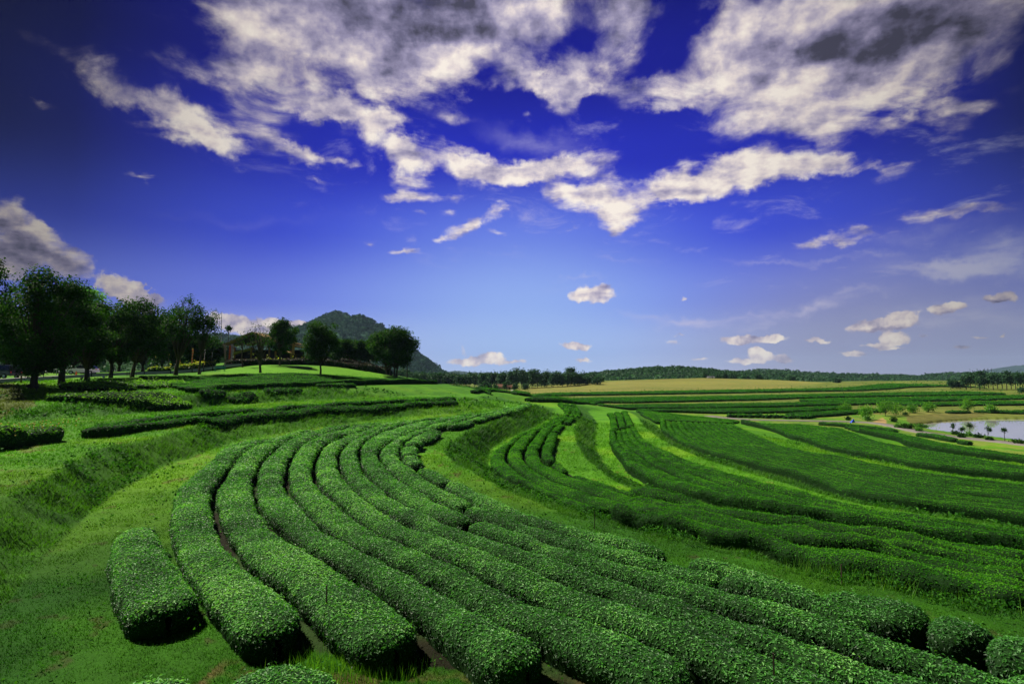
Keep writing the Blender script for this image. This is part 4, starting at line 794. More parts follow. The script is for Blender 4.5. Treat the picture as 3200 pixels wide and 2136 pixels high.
# pale shrub beds and flowering shrubs
shk = dict(mats=[M['tea_body'], M['shrub']], up=1.3, rag=0.12, und=0.18, profile=0.6, cover=1.3)
C = resample(np.array([atd(150, 1250, 53)[:2], atd(300, 1248, 54)[:2], atd(450, 1243, 57)[:2], atd(590, 1236, 62)[:2]]), 1.0)
hedge(C, np.full(len(C), 1.6), 0.95, 'pale green bushy flower bed on top of the upper left bank', 'shrub beds on the left', name='shrub_bed', cat_='shrub bed', seed=280, **dict(shk, tmul=1.25))
C = resample(np.array([atd(230, 1222, 60)[:2], atd(330, 1212, 65)[:2], atd(430, 1205, 70)[:2], atd(560, 1200, 78)[:2]]), 1.0)
hedge(C, np.full(len(C), 3.4), 0.55, 'loose yellowish green bed of young shrubs behind the pale flower bed', 'shrub beds on the left', name='shrub_bed', cat_='shrub bed', seed=281, **dict(shk, tmul=1.1))
C = resample(np.array([at(-120, 1420, 1.2)[:2], at(0, 1396, 1.2)[:2], at(80, 1388, 1.2)[:2], at(172, 1376, 1.2)[:2]]), 0.6)
fb = hedge(C, np.full(len(C), 1.35), 1.1, 'big dark shrub dotted with small yellow flowers at the left edge', 'shrub beds on the left', name='flowering_shrub', cat_='flowering shrub', seed=282, **dict(shk, tmul=0.9, profile=0.6, leafmin=0.06))
fm = MB()
for i in range(150):
    t = random.random(); j = min(len(C) - 1, int(t * len(C))); x = C[j][0] + random.uniform(-1.2, 1.2); y = C[j][1] + random.uniform(-1.4, 1.2)
    fm.ball((x - fb.location.x, y - fb.location.y, g1(x, y) + random.uniform(0.7, 1.18) - fb.location.z), random.uniform(0.03, 0.05), 5, 3)
fm.build('flowers', M['flower'], fb)['kind'] = 'stuff'

def ordw(i):
    a = ['first','second','third','fourth','fifth','sixth','seventh','eighth','ninth','tenth','eleventh','twelfth','thirteenth','fourteenth','fifteenth','sixteenth','seventeenth','eighteenth','nineteenth']
    if i < 19: return a[i]
    t = {2: 'twent', 3: 'thirt', 4: 'fort'}[(i + 1) // 10]; return t + 'ieth' if (i + 1) % 10 == 0 else t + 'y-' + a[(i + 1) % 10 - 1]
# ------------------------------------------------------------------ placing things on the ground seen at a pixel
def hit(u, v, dmax=1500.0):
    X, Y, Z = ray(u, v); t = np.exp(np.linspace(math.log(6), math.log(dmax), 1500)); g = gz(X * t, Y * t); below = g >= H + Z * t
    if not below.any(): t0 = dmax * 0.5
    else:
        i = int(below.argmax()); a, b = t[max(i - 1, 0)], t[i]
        for _ in range(12):
            m_ = (a + b) / 2
            if g1(X * m_, Y * m_) >= H + Z * m_: b = m_
            else: a = m_
        t0 = b
    return np.array([X * t0, Y * t0, g1(X * t0, Y * t0)])
def on(u, d): # column of the photo + distance
    X, Y, Z = ray(u, 1172); x = X * d / Y; return np.array([x, d, g1(x, d)])
def hpx(p, v): # height above p that projects to row v
    X, Y, Z = ray(1600, v); return H + Z / Y * p[1] - p[2]

# ------------------------------------------------------------------ far tea terraces
def block(near, far, h, label, n=1, group='far tea terraces beyond the road', seed=0, tm=0.8):
    A = smooth_line(resample(np.array([hit(*p)[:2] for p in cat(np.array(near, float), 30)]), 3.0), 3); B = smooth_line(resample(np.array([hit(*p)[:2] for p in cat(np.array(far, float), 30)]), 3.0), 3)
    for k, (C, W) in enumerate(lerp_rows(A, B, n)):
        hedge(C, np.maximum(W * 0.92, 0.6), h * 0.62, label[k] if isinstance(label, list) else label, group, seed=300 + seed + k, und=0.05, rag=0.04, profile=0.35,
              mats=[M['tea_body'], M['tea_far']], cover=1.0, leafk=0.0019, up=0.7, J=13, tmul=tm * .85)
block([(2000,1287),(2145,1290),(2270,1296),(2420,1293),(2560,1286),(2640,1280)], [(2000,1284),(2145,1283),(2400,1280),(2560,1276),(2640,1272)], 1.3, 'lowest dark tea band beyond the road, left part', seed=0)
block([(2500,1307),(2560,1306),(2620,1300),(2700,1293),(2745,1289)], [(2440,1297),(2560,1292),(2650,1286),(2745,1281)], 1.3, 'short rounded tea band just above the road bend', seed=3)
block([(1893,1272),(2000,1281),(2179,1279),(2400,1274),(2600,1268),(2760,1265),(2900,1266)], [(1893,1270),(2100,1267),(2400,1263),(2760,1258),(2900,1257)], 1.3, 'second dark tea band from the road', seed=6)
block([(1640,1255),(1787,1264),(1940,1262),(2179,1257),(2400,1251),(2540,1245),(2800,1240),(3000,1237),(3100,1234)], [(1640,1250),(1800,1247),(2179,1242),(2400,1238),(2800,1230),(3080,1224)], 1.4, 'broad dark tea band in the middle of the far terraces', seed=9)
block([(2520,1261),(2760,1257),(3000,1254),(3200,1249),(3400,1245)], [(2520,1251),(2800,1246),(3000,1242),(3200,1238),(3400,1234)], 1.4, 'long dark tea band above the bright young trees', seed=12)
block([(1620,1238),(1923,1236),(2179,1232),(2400,1228),(2540,1223),(2800,1218),(2950,1215)], [(1620,1233),(2000,1227),(2400,1219),(2700,1210),(2900,1206)], 1.5, 'uppermost dark tea band under the tan field', seed=15)
block([(2830,1272),(3000,1270),(3200,1268),(3400,1268)], [(2830,1264),(3000,1260),(3200,1257),(3400,1254)], 1.3, 'dark tea band behind the pond, upper', seed=18)
block([(2960,1293),(2995,1293),(3028,1292)], [(2960,1289),(2995,1288),(3028,1288)], 1.0, 'dark hedge piece on the far shore of the pond, left', seed=21, tm=0.6)
block([(3048,1291),(3120,1293),(3200,1295),(3300,1296)], [(3048,1286),(3120,1286),(3200,1287),(3300,1288)], 1.0, 'dark hedge on the far shore of the pond, right', seed=24, tm=0.6)
block([(2856,1203),(2930,1207),(3008,1212)], [(2856,1201),(2930,1204),(3008,1208)], 1.2, 'thin dark hedge line beside the small tree clump', seed=27, tm=0.6)
block([(1478,1232),(1500,1233),(1528,1232)], [(1478,1226),(1500,1226),(1528,1226)], 1.0, 'small tea patch beyond the far end of the left bank', seed=30)
block([(1528,1227),(1555,1229),(1582,1228)], [(1528,1223),(1555,1222),(1582,1223)], 1.0, 'oval tea patch below the brown roofed house', seed=33)
for k in range(15):
    u = 2285 + k * 17.5; v = 1302.5 + 0.018 * k * 17.5 + random.uniform(-.8, .8); p = hit(u, v); L = random.uniform(2.2, 4.0)
    C = np.stack([np.linspace(p[0] - L * .5, p[0] + L * .5, 8), np.linspace(p[1] - L * .45, p[1] + L * .45, 8)], 1)
    hedge(C, np.full(8, 0.55), 0.7, f'small young tea hedge beside the road, {(o10 + ["fifteenth"])[k]} from the left', 'small young tea hedges along the road', seed=340 + k, **Dk)

# ------------------------------------------------------------------ roads, path, pond
def ribbon(name, A, B, m, th, label, n=200, lift=0.10):
    def ev(C):
        seg = np.hypot(*(C[1:, :2] - C[:-1, :2]).T); S = np.concatenate([[0], np.cumsum(seg)]); s = np.linspace(0, S[-1], n); return np.stack([np.interp(s, S, C[:, 0]), np.interp(s, S, C[:, 1])], 1)
    A = ev(A); B = ev(B); K = 5; pts = []
    for k in range(K):
        t = k / (K - 1); xy = A * (1 - t) + B * t; pts.append(np.column_stack([xy, gz(xy[:, 0], xy[:, 1])]))
    z = np.max([p[:, 2] for p in pts], axis=0); z = np.convolve(np.pad(z, 4, mode='edge'), np.ones(9) / 9, 'valid') + lift
    for p in pts: p[:, 2] = z
    P0 = pts[0].copy(); P0[:, 2] -= th; P1 = pts[-1].copy(); P1[:, 2] -= th
    V = np.vstack([P0] + pts + [P1]); m_ = K + 2; id_ = np.arange(m_ * n).reshape(m_, n)
    Q = np.stack([id_[:-1, :-1], id_[:-1, 1:], id_[1:, 1:], id_[1:, :-1]], -1).reshape(-1, 4)
    o = mesh_np(name, V, Q, None, [m]); tag(o, label, None, kind='structure'); return pts
def strip_d(P): return np.array([atd(*p)[:2] for p in cat(np.array(P, float), 20)])
upper_road = ribbon('road', strip_d(ROAD_N), strip_d(ROAD_F), M['asphalt'], 0.5, 'grey road climbing past the trees')
rc = resample(np.array([at(u, v, -6.25)[:2] for u, v in cat(np.array(ROADR, float), 20)]), 2.0); rc = smooth_line(rc, 5)
ribbon('road', offset(rc, -1.5), offset(rc, 1.5), M['track'], 0.5, 'narrow grey road passing the pond', lift=0.12)
pw = np.array([at(u, v, -7.0) for u, v in cat(np.array(POND + POND[:1], float), 25)][:-1])
MB().poly([(p[0], p[1], -7.0) for p in pw]).build('water', M['water'])
tag(bpy.data.objects['water'], 'still pond reflecting the pale sky', kind='structure')
pa = np.array([hit(1596, 1220)[:2], hit(1604, 1223)[:2], hit(1614, 1227)[:2], hit(1626, 1230)[:2]]); pb = np.array([hit(1602, 1219)[:2], hit(1611, 1222)[:2], hit(1623, 1226)[:2], hit(1636, 1229)[:2]])
ribbon('path', pa, pb, M['plaster'], 0.3, 'pale path at the foot of the tan field', n=40, lift=0.3)
# kerb between the two lanes on the left
ka = atd(52, 1177.5, 82); kb = atd(100, 1180, 79)
mb = MB(); mb.tube([(ka[0], ka[1], g1(ka[0], ka[1]) + .12), (kb[0], kb[1], g1(kb[0], kb[1]) + .12)], 0.16, 6)
tag(mb.build('kerb', M['kerb']), 'pale kerb between the road and the parking bay', 'kerb')

# ------------------------------------------------------------------ grass and weeds
def scatter(n, r0, r1, az0=-48, az1=48, p=1.0):
    lr = rng.uniform(0, 1, n); r = r0 * (r1 / r0) ** lr; a = np.radians(rng.uniform(az0, az1, n)); return r * np.sin(a), r * np.cos(a), r
def grass_obj():
    x, y, r = scatter(600000, 7.5, 95)
    bk = grid_at(BANK, x, y); z = gz(x, y)
    clump = fbm(x * 1.1, y * 1.1, oct=3, seed=61)
    onroad = np.zeros(len(x), bool)
    keep = rng.random(len(x)) < (0.35 + 0.9 * sstep(clump, 0.35, 0.6))
    for pol in TEABED: keep &= ~(inpoly(x, y, pol) & (rng.random(len(x)) < 0.93))
    x, y, r, bk, z, clump = (a[keep] for a in (x, y, r, bk, z, clump))
    n = len(x); h = np.maximum(0.055, 0.0030 * r) * rng.uniform(0.5, 1.5, n) * (0.7 + 0.9 * bk) * (0.7 + 0.6 * clump); w = np.maximum(0.004, 0.0006 * r) * rng.uniform(0.7, 1.3, n)
    a = rng.uniform(0, math.pi, n); lx = rng.normal(0, 0.6, n) * h + 0.25 * h; ly = rng.normal(0, 0.6, n) * h - 0.1 * h
    dx, dy = np.cos(a) * w, np.sin(a) * w
    V = np.stack([np.stack([x - dx, y - dy, z - 0.01], 1), np.stack([x + dx, y + dy, z - 0.01], 1), np.stack([x + lx, y + ly, z + h], 1)], 1).reshape(-1, 3)
    c = ground_color(x, y, bk) * (0.8 + 0.6 * rng.random(n))[:, None]
    m = bpy.data.materials.new('grass_blade'); m.use_nodes = True; nt = NT(m.node_tree); p = nt.n['Principled BSDF']
    at_ = nt.add('ShaderNodeAttribute', attribute_name='col'); nt.l.new(at_.outputs['Color'], p.inputs['Base Color']); p.inputs['Roughness'].default_value = 0.6; p.inputs['Specular IOR Level'].default_value = 0.2
    trn = nt.add('ShaderNodeBsdfTranslucent'); nt.l.new(nt.mix(1.0, at_.outputs['Color'], (1.6, 1.6, 1.0), 'MULTIPLY'), trn.inputs[0])
    mx = nt.add('ShaderNodeMixShader'); mx.inputs[0].default_value = 0.35; nt.l.new(p.outputs[0], mx.inputs[1]); nt.l.new(trn.outputs[0], mx.inputs[2]); nt.l.new(mx.outputs[0], nt.n['Material Output'].inputs[0])
    o = mesh_np('grass', V, None, np.arange(3 * n).reshape(n, 3), [m], attrs={'col': ('FLOAT_COLOR', np.repeat(c, 3, 0))})
    tag(o, 'mown grass on the paths and benches between the tea', 'grass', kind='stuff')
def weeds_obj():
    x, y, r = scatter(520000, 7.5, 100)
    bk = grid_at(BANK, x, y); pn = fbm(x * 0.22, y * 0.22, oct=3, seed=71); fn = fbm(x * 1.5, y * 1.5, oct=2, seed=73)
    keep = rng.random(len(x)) < np.maximum(bk * sstep(pn, 0.47, 0.62) * sstep(fn, 0.42, 0.60), 0.10 * sstep(fn, 0.60, 0.74) * (r < 40))
    x, y, r, pn, fn = (a[keep] for a in (x, y, r, pn, fn)); n = len(x); s = np.maximum(0.05, 0.0042 * r) * rng.uniform(0.7, 1.5, n)
    z = gz(x, y) + rng.random(n) * (0.10 + 0.38 * sstep(pn, 0.45, 0.65) * fn)
    LV, LQ, LT = leaf_arrays(np.stack([x, y, z], 1), rng.normal(size=(n, 3)) * 0.9 + np.array([0, 0, 0.8]), s, 0.55)
    o = mesh_np('weeds', LV, LQ, None, [M['weed']], attrs={'tint': ('FLOAT', LT * 0.9)}); tag(o, 'rough leafy weeds growing on the terrace banks', 'weeds', kind='stuff')
grass_obj(); weeds_obj()
def tuft(u, v, n, s, label, h=0.5, wid=0.8):
    p = hit(u, v); x = p[0] + rng.normal(0, wid, n); y = p[1] + rng.normal(0, wid * 0.6, n); z = gz(x, y); hh = h * rng.uniform(0.5, 1.2, n); a = rng.uniform(0, 3.14, n)
    lx = rng.normal(0, 0.25, n) * hh; ly = rng.normal(0, 0.25, n) * hh; dx, dy = np.cos(a) * s, np.sin(a) * s
    V = np.stack([np.stack([x - dx, y - dy, z], 1), np.stack([x + dx, y + dy, z], 1), np.stack([x + lx, y + ly, z + hh], 1)], 1).reshape(-1, 3) - p
    o = mesh_np('tall_grass', V, None, np.arange(3 * n).reshape(n, 3), [M['shrub']], attrs={'tint': ('FLOAT', np.repeat(rng.random(n), 3))}); o.location = p
    tag(o, label, 'tall grass', kind='stuff')
tuft(2640, 1812, 320, 0.008, 'tall loose grass clump beside the wooden stake', 0.5, 0.7); tuft(3060, 1895, 600, 0.008, 'tall loose grass by the right edge above the dark bushes', 0.4, 1.2)
tuft(1150, 2110, 700, 0.005, 'leafy grass tuft at the near end of the second hedge', 0.22, 0.5); tuft(1010, 2090, 600, 0.005, 'leafy grass tuft between the first two hedge ends', 0.2, 0.4)

# ------------------------------------------------------------------ trees
def tree(p, h, rw, cb, label, group, seed, name='tree', crown='crown', nl=2600, ls=0.28, air=0.0, trunk_r=None, lean=(0, 0), clusters=None, peak=0.0, dx=0.0, fork=False, stems=1, cat_='tree'):
    """p base, h height, rw crown half width, cb height where the crown starts"""
    r = np.random.default_rng(seed); root = empty(name, tuple(p)); tag(root, label, cat_, group); nl = int(nl * (2.5 if air < .5 else 1.8)); ls = ls * (1.15 if air < .5 else 1.0)
    K = int((clusters or max(7, int(10 + 4 * (h - cb) / max(rw, .1)))) * 1.9); zc = (h + cb) / 2; hz = (h - cb) / 2
    cs = []
    for k in range(K):
        for _ in range(30):
            q_ = r.uniform(-1, 1, 3)
            if (q_ ** 2).sum() < 1 and (q_ ** 2).sum() > 0.12: break
        wsc = 1.0 - peak * max(0, q_[2]); cr = (0.16 + 0.26 * r.random()) * min(rw, hz * 1.2) * (1.0 if air < .5 else 0.8)
        c = np.array([dx + q_[0] * (rw - cr * .6) * wsc + lean[0], q_[1] * (rw - cr * .6) * wsc, zc + q_[2] * (hz - cr * .5)]); cs.append((c, cr))
    mb = MB(); tr = trunk_r or max(0.12, h * 0.022); rr = random.Random(seed)
    for s_ in range(stems):
        ox = (s_ - (stems - 1) / 2) * tr * 3.2 + (rr.uniform(-.3, .3) if stems > 1 else 0); oy = rr.uniform(-.6, .6) if stems > 1 else 0
        top = (dx * 0.7 + lean[0] * .6 + ox * 1.6, oy, zc + hz * 0.25); fk = cb * (0.9 if not fork else 0.45)
        mb.tube([(ox, oy, -0.3), (ox * 1.0 + .02, oy, 0.25), (ox * 1.1 + rr.uniform(-.1, .1) + dx * .15, oy, fk * .6), (ox * 1.2 + dx * .3, oy, fk), top], [tr * 1.5, tr * 1.05, tr * .92, tr * .8, tr * .25], 7)
        for k, (c, cr) in enumerate(cs):
            if k % stems != s_: continue
            st = (ox * 1.2 + dx * .3, oy, fk * (0.95 + .25 * rr.random())); mid = ((st[0] + c[0]) / 2 + rr.uniform(-.2, .2), (st[1] + c[1]) / 2, st[2] * .45 + c[2] * .55)
            mb.tube([st, mid, tuple(c)], [tr * .42, tr * .26, tr * .08], 5)
    mb.build('trunk', M['bark'], root, smooth=True)
    vol = np.array([c[1] ** 2 for c in cs]); pick = r.choice(len(cs), nl, p=vol / vol.sum()); dirs = r.normal(size=(nl, 3)); dirs /= np.linalg.norm(dirs, axis=1, keepdims=True)
    cen = np.array([c[0] for c in cs])[pick]; rad = np.array([c[1] for c in cs])[pick]; f = r.random(nl) ** (0.45 if air < .5 else 0.9)
    P = cen + dirs * (rad * f)[:, None] * np.array([1.05, 1.05, 0.78]); P += r.normal(size=P.shape) * ls * (0.8 + air)
    N = dirs * 0.8 + r.normal(size=P.shape) * 0.6 + np.array([0, 0, 0.4]); cl = r.random(len(cs))[pick]
    global rng; keep = rng; rng = r
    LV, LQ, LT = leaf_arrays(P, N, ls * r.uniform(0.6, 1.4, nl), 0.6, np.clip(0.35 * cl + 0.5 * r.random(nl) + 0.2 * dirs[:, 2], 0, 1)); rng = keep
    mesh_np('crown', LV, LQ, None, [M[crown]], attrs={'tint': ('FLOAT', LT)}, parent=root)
    return root
gT = 'dark trees lining the road on the left'
def ptree(u, d, vtop, hw, vcb, label, group, seed, cu=None, **kw):
    p = on(u, d); s = d / F; return tree(p, hpx(p, vtop), hw * s, max(0.5, hpx(p, vcb)), label, group, seed, dx=((cu - u) * s if cu is not None else 0), **kw)
ptree(107, 60, 835, 140, 1165, 'tallest dark spreading tree with sprouts at its trunk, in front of the road', gT, 1, cu=118, nl=9000, ls=0.24, clusters=34, trunk_r=.36)
ptree(-55, 66, 805, 105, 1130, 'tall dark tree cut off by the left edge of the photo', gT, 2, nl=6000, ls=0.26, clusters=24)
ptree(193, 66, 870, 98, 1160, 'second dark tree from the left beside the road, straight dark trunk', gT, 3, cu=200, nl=5000, ls=0.25, clusters=20, trunk_r=.36)
ptree(258, 108, 893, 72, 1110, 'tree with a bright yellow green top rising behind the white car', gT, 4, nl=3600, ls=0.34, crown='crown_bright', clusters=18)
ptree(271, 72, 945, 82, 1155, 'dark tree standing right in front of the white car', gT, 5, nl=3600, ls=0.26, clusters=18, trunk_r=.30)
ptree(346, 80, 925, 96, 1135, 'dark round tree left of the white notice boards', gT, 6, nl=4200, ls=0.28, clusters=20, cu=352)
ptree(413, 86, 922, 105, 1130, 'broad dark tree whose trunk stands between the two notice boards', gT, 7, nl=4600, ls=0.30, clusters=20, cu=440)
ptree(549, 96, 915, 64, 1085, 'tall airy tree with a forked trunk beside the red banner', gT, 8, nl=3000, ls=0.28, air=0.7, clusters=22, fork=True, cu=568, trunk_r=.32)
ptree(621, 98, 965, 50, 1105, 'slim airy tree standing before the sloping road and bench', gT, 9, nl=2200, ls=0.27, air=0.7, clusters=16, cu=640, trunk_r=.18)
for i, (u, vt, hw) in enumerate([(15,960,60),(85,990,60),(160,985,58),(228,1000,55),(300,1005,50),(372,990,55),(445,985,55),(505,1005,45),(560,1040,40),(610,1045,38),(655,1060,30)]):
    ptree(u, 122 + (i % 3) * 7, vt - 14, hw * 1.25, 1142, f'dark background tree behind the parking area, {o10[i]} from the left', 'background trees behind the road', 20 + i, nl=2200, ls=0.50, clusters=16)
ptree(813, 104, 1012, 48, 1085, 'sparse tree with bare pale trunk on the lawn before the building', 'trees around the building', 40, nl=230, ls=0.24, air=1.0, clusters=10, fork=True, cu=806, trunk_r=.22)
ptree(815, 120, 1000, 36, 1085, 'very thin branching tree showing sky above the roof ridge', 'trees around the building', 41, nl=150, ls=0.26, air=1.2, clusters=14, cu=822, trunk_r=.12)
ptree(874, 122, 984, 44, 1108, 'tall green tree with a narrow pointed top before the roof', 'trees around the building', 42, nl=3000, ls=0.32, clusters=22, peak=0.7, trunk_r=.2)
ptree(757, 116, 1022, 18, 1090, 'thin leaning tree hiding the left roof slope', 'trees around the building', 43, nl=90, ls=0.26, air=0.9, clusters=5, cu=750, trunk_r=.14)
ptree(905, 160, 1018, 26, 1095, 'dark feathery tree behind the tall pointed one', 'trees around the building', 44, nl=900, ls=0.45, clusters=8)
ptree(710, 150, 1020, 8, 1040, 'small round topped tree on a thin trunk left of the roof', 'trees around the building', 45, nl=120, ls=0.35, clusters=3, trunk_r=.1)
ptree(1001, 107, 984, 58, 1140, 'single green tree on the bright lawn to the right of the building', 'trees around the building', 46, nl=4500, ls=0.28, clusters=24, trunk_r=.2)
ptree(1226, 128, 1010, 72, 1150, 'large dark clump of tall trees at the right end of the lawn', 'trees around the building', 47, nl=6500, ls=0.34, clusters=30, stems=4, trunk_r=.22)
ptree(1196, 132, 1032, 34, 1120, 'slender tree with a pale trunk left of the large dark clump', 'trees around the building', 48, nl=1800, ls=0.34, clusters=12, trunk_r=.12)
ptree(1272, 131, 1060, 26, 1090, 'small airy side crown at the right of the large clump', 'trees around the building', 49, nl=700, ls=0.34, air=.5, clusters=8, cu=1282, trunk_r=.1)
for i in range(11):
    ptree(1052 + i * 12.5, 150 + (i % 2) * 6, 1066 - 0.9 * i + random.uniform(-4, 4), 18, 1128, f'slim tree between the lawn tree and the large clump, {o10[i]} from the left', 'row of slim trees behind the lawn', 60 + i, nl=1300, ls=0.36, clusters=12, trunk_r=.1)
p = on(1041, 103); tree(p, 0.9, .28, .3, 'tiny sapling on the bright lawn', 'trees around the building', 80, name='sapling', nl=60, ls=.12, clusters=3, trunk_r=.03, cat_='sapling')
# distant tree line
gL = 'distant tree line at the end of the valley'
tops = lambda u: np.interp(u, [1240,1258,1275,1400,1500,1590,1617,1640,1660,1690,1720,1753,1800,1838,1880], [1152,1148,1160,1164,1163,1160,1152,1156,1149,1158,1163,1157,1163,1167,1174])
k = 0
for row, (d, n) in enumerate(((395, 40), (425, 34))):
    for i in range(n):
        u = 1244 + (1880 - 1244) * (i + 0.5 * row + .25) / n + random.uniform(-3, 3); p = on(u, d + random.uniform(-8, 8)); s = d / F
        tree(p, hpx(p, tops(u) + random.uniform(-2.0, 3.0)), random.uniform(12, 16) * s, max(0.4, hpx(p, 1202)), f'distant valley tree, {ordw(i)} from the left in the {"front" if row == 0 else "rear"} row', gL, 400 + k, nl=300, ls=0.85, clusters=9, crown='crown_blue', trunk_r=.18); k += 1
p = on(1783, 400); tree(p, hpx(p, 1149), 12 * 400 / F, hpx(p, 1164), 'lone dark round crowned tree standing above the valley tree line', gL, 499, nl=300, ls=.8, clusters=6, crown='crown_blue')
for i, (u, d, vt, hw) in enumerate([(1503,360,1196,9),(1516,360,1193,9),(1530,360,1197,7),(1548,350,1200,7),(1583,350,1183,12),(1610,350,1198,8),(1640,360,1200,10)]):
    p = on(u, d); tree(p, max(1.5, hpx(p, vt)), hw * d / F, 0.4, f'round green bush near the brown roofed house, {o10[i]} from the left', 'bushes by the brown roofed house', 520 + i, name='bush', nl=260, ls=.6, clusters=5, crown='crown_blue', trunk_r=.1, cat_='bush')
for i in range(14):
    u = 3018 + i * 14; p = on(u, 330 + (i % 3) * 10); tree(p, hpx(p, 1163 + random.uniform(-3, 4)), 11 * 330 / F, max(.8, hpx(p, 1200)), f'dark tree of the wood at the right edge, {(o10)[i]} from the left', 'wood at the right edge', 540 + i, nl=420, ls=.75, clusters=8, crown='crown_blue')
for i, (u, vt) in enumerate([(2972,1187),(2986,1191),(3001,1192)]):
    p = on(u, 340); tree(p, hpx(p, vt), 8 * 340 / F, .8, f'dark tree of the small clump on the field edge, {o10[i]} from the left', 'small clump of trees on the field edge', 560 + i, nl=240, ls=.7, clusters=5, crown='crown_blue')
p = on(3190, 300); tree(p, hpx(p, 1213), 9 * 300 / F, .9, 'low spreading tree below the wood at the right edge', None, 566, nl=220, ls=.6, clusters=5, crown='crown_blue')
for i, (u, d, vt, hw) in enumerate([(2205,500,1166,14),(2235,500,1165,13),(2262,500,1166,12),(2292,500,1161,15),(2330,520,1167,14),(2370,520,1168,13),(2470,530,1172,15),(2618,500,1184,9)]):
    p = on(u, d); tree(p, max(2.5, hpx(p, vt)), hw * d / F, .6, f'dark tree along the top edge of the tan field, {o10[i]} from the left', 'trees behind the tan field', 570 + i, nl=260, ls=1.0, clusters=6, crown='crown_blue')
# young trees by the pond and road
gY = 'bright young trees between the road and the far terraces'
for i, (u, v, vt, hw, lab) in enumerate([(2711,1311,1268,15,'bright yellow green young tree beside the road bend'), (2768,1300,1258,20,'bright airy young tree, left of the pair behind the dirt track'), (2800,1298,1262,18,'bright airy young tree, right of the pair behind the dirt track'), (2902,1287,1263,12,'small bright young tree above the reeds'),
                                      (3023,1290,1250,11,'slender bright young tree on the far shore of the pond'), (2850,1290,1268,8,'faint thin young tree above the brown reeds'), (2640,1286,1268,12,'low green young tree before the second tea band'), (3095,1290,1270,9,'faint young tree behind the far hedge of the pond')]):
    p = hit(u, v); d = p[1]; tree(p, hpx(p, vt - 3), hw * 1.3 * d / F, max(.4, hpx(p, v - (v - vt) * .22)), lab, gY, 600 + i, nl=520, ls=.35, air=.6, clusters=9, crown='crown_bright', trunk_r=.07)
gP = 'small trees on the near shore of the pond'
for i, (u, v, vt, hw, lab, cu) in enumerate([(3006,1359,1332,9,'thin tree with two small round crowns, left on the pond shore',3004), (3088,1371,1333,11,'thin forked tree with two round crowns on the pond shore',3086), (3140,1377,1337,8,'thin straight tree with one round crown, right on the pond shore',3140),
                                             (2978,1355,1324,7,'very thin drooping tree at the left end of the pond shore',2974), (3032,1362,1321,10,'drooping leafy sapling standing in the middle of the pond shore',3030)]):
    p = hit(u, v); d = p[1]; tree(p, hpx(p, vt), hw * .62 * d / F, hpx(p, vt + 14), lab, gP, 620 + i, nl=110, ls=.16, clusters=4, crown='crown', trunk_r=.05, fork=(i == 1))
for i, (u, v, w, hgt) in enumerate([(2711,1315,1.3,1.7),(2650,1312,.8,.9),(2795,1318,1.4,1.3),(2808,1337,.7,.9),(2826,1339,1.0,1.1),(2843,1341,1.0,1.3),(2871,1348,.9,.8),(3003,1368,.8,.8),(3090,1376,.6,.5),(3030,1362,1.3,.7),(2990,1357,1.5,.5),(3060,1367,1.2,.5),(2880,1334,2.0,.8),(2830,1297,1.5,1.0),(3180,1386,1.4,.6)]):
    p = hit(u, v); tree(p, hgt * .8, w * .6, .05, f'low green bush beside the pond road, {(o10 + ["fifteenth"])[i]} of the row from the left' if False else f'low round bush near the pond road, {["under the bright tree","left of the blue tent","by the dirt track","left of three at the kerb","middle of three at the kerb","right of three at the kerb","just after the three at the kerb","across the road from the forked tree","small one near the right shore trees","at the foot of the drooping sapling","low spread along the shore","between the shore trees","at the left tip of the pond","above the brown reeds","near the right edge of the shore"][i]}',
        'low bushes near the pond road', 640 + i, name='bush', nl=200, ls=.22, clusters=5, trunk_r=.04, crown='crown' if i % 3 else 'shrub', cat_='bush')
# sprouts at the foot of the tallest tree
p = on(107, 59.4); s_ = MB(); root = bpy.data.objects.get('tree'); rr_ = np.random.default_rng(5); P = rr_.normal(size=(700, 3)) * np.array([.42, .42, .22]) + np.array([0.1, -.35, 1.55])
LV, LQ, LT = leaf_arrays(P, rr_.normal(size=(700, 3)), np.full(700, .16), .5); mesh_np('foliage', LV, LQ, None, [M['crown']], attrs={'tint': ('FLOAT', LT)}, parent=root)
# yellow flowering hedge and dark low hedge round the building
def foliage_row(pts, w, h, label, name, cat_, matk, seed, **kw):
    C = resample(np.array([p[:2] for p in pts]), .8); hedge(C, np.full(len(C), w), h, label, 'planting around the building', name=name, cat_=cat_, seed=seed, **dict(dict(mats=[M['tea_body'], M[matk]], up=1.2, rag=.12, und=.15, profile=.6), **kw))
foliage_row([atd(556, 1158, 108), atd(600, 1150, 114), atd(640, 1140, 119), atd(668, 1134, 122)], .9, 1.1, 'yellow leaved hedge climbing beside the grey road', 'yellow_hedge', 'hedge', 'yellowleaf', 701)
foliage_row([atd(460, 1165, 108), atd(500, 1164, 109), atd(530, 1163, 109)], .8, .8, 'low yellow green shrubs on the far side of the road', 'yellow_hedge', 'hedge', 'yellowleaf', 702)
foliage_row([on(706, 118), on(740, 121), on(800, 124), on(880, 127), on(960, 130), on(1020, 131), on(1090, 132), on(1150, 131), on(1190, 132), on(1225, 131)], 1.2, 1.35, 'dark purple hedge round the top of the bright lawn', 'dark_hedge', 'hedge', 'darkleaf', 703)
foliage_row([on(1060, 138), on(1100, 139), on(1140, 139), on(1170, 137)], .9, 1.6, 'dark purple hedge in a second line behind the lawn', 'dark_hedge', 'hedge', 'darkleaf', 704)
foliage_row([on(790, 131), on(860, 134), on(950, 137), on(1020, 139)], .6, 1.0, 'yellow green hedge along the front of the building', 'yellow_hedge', 'hedge', 'yellowleaf', 705)

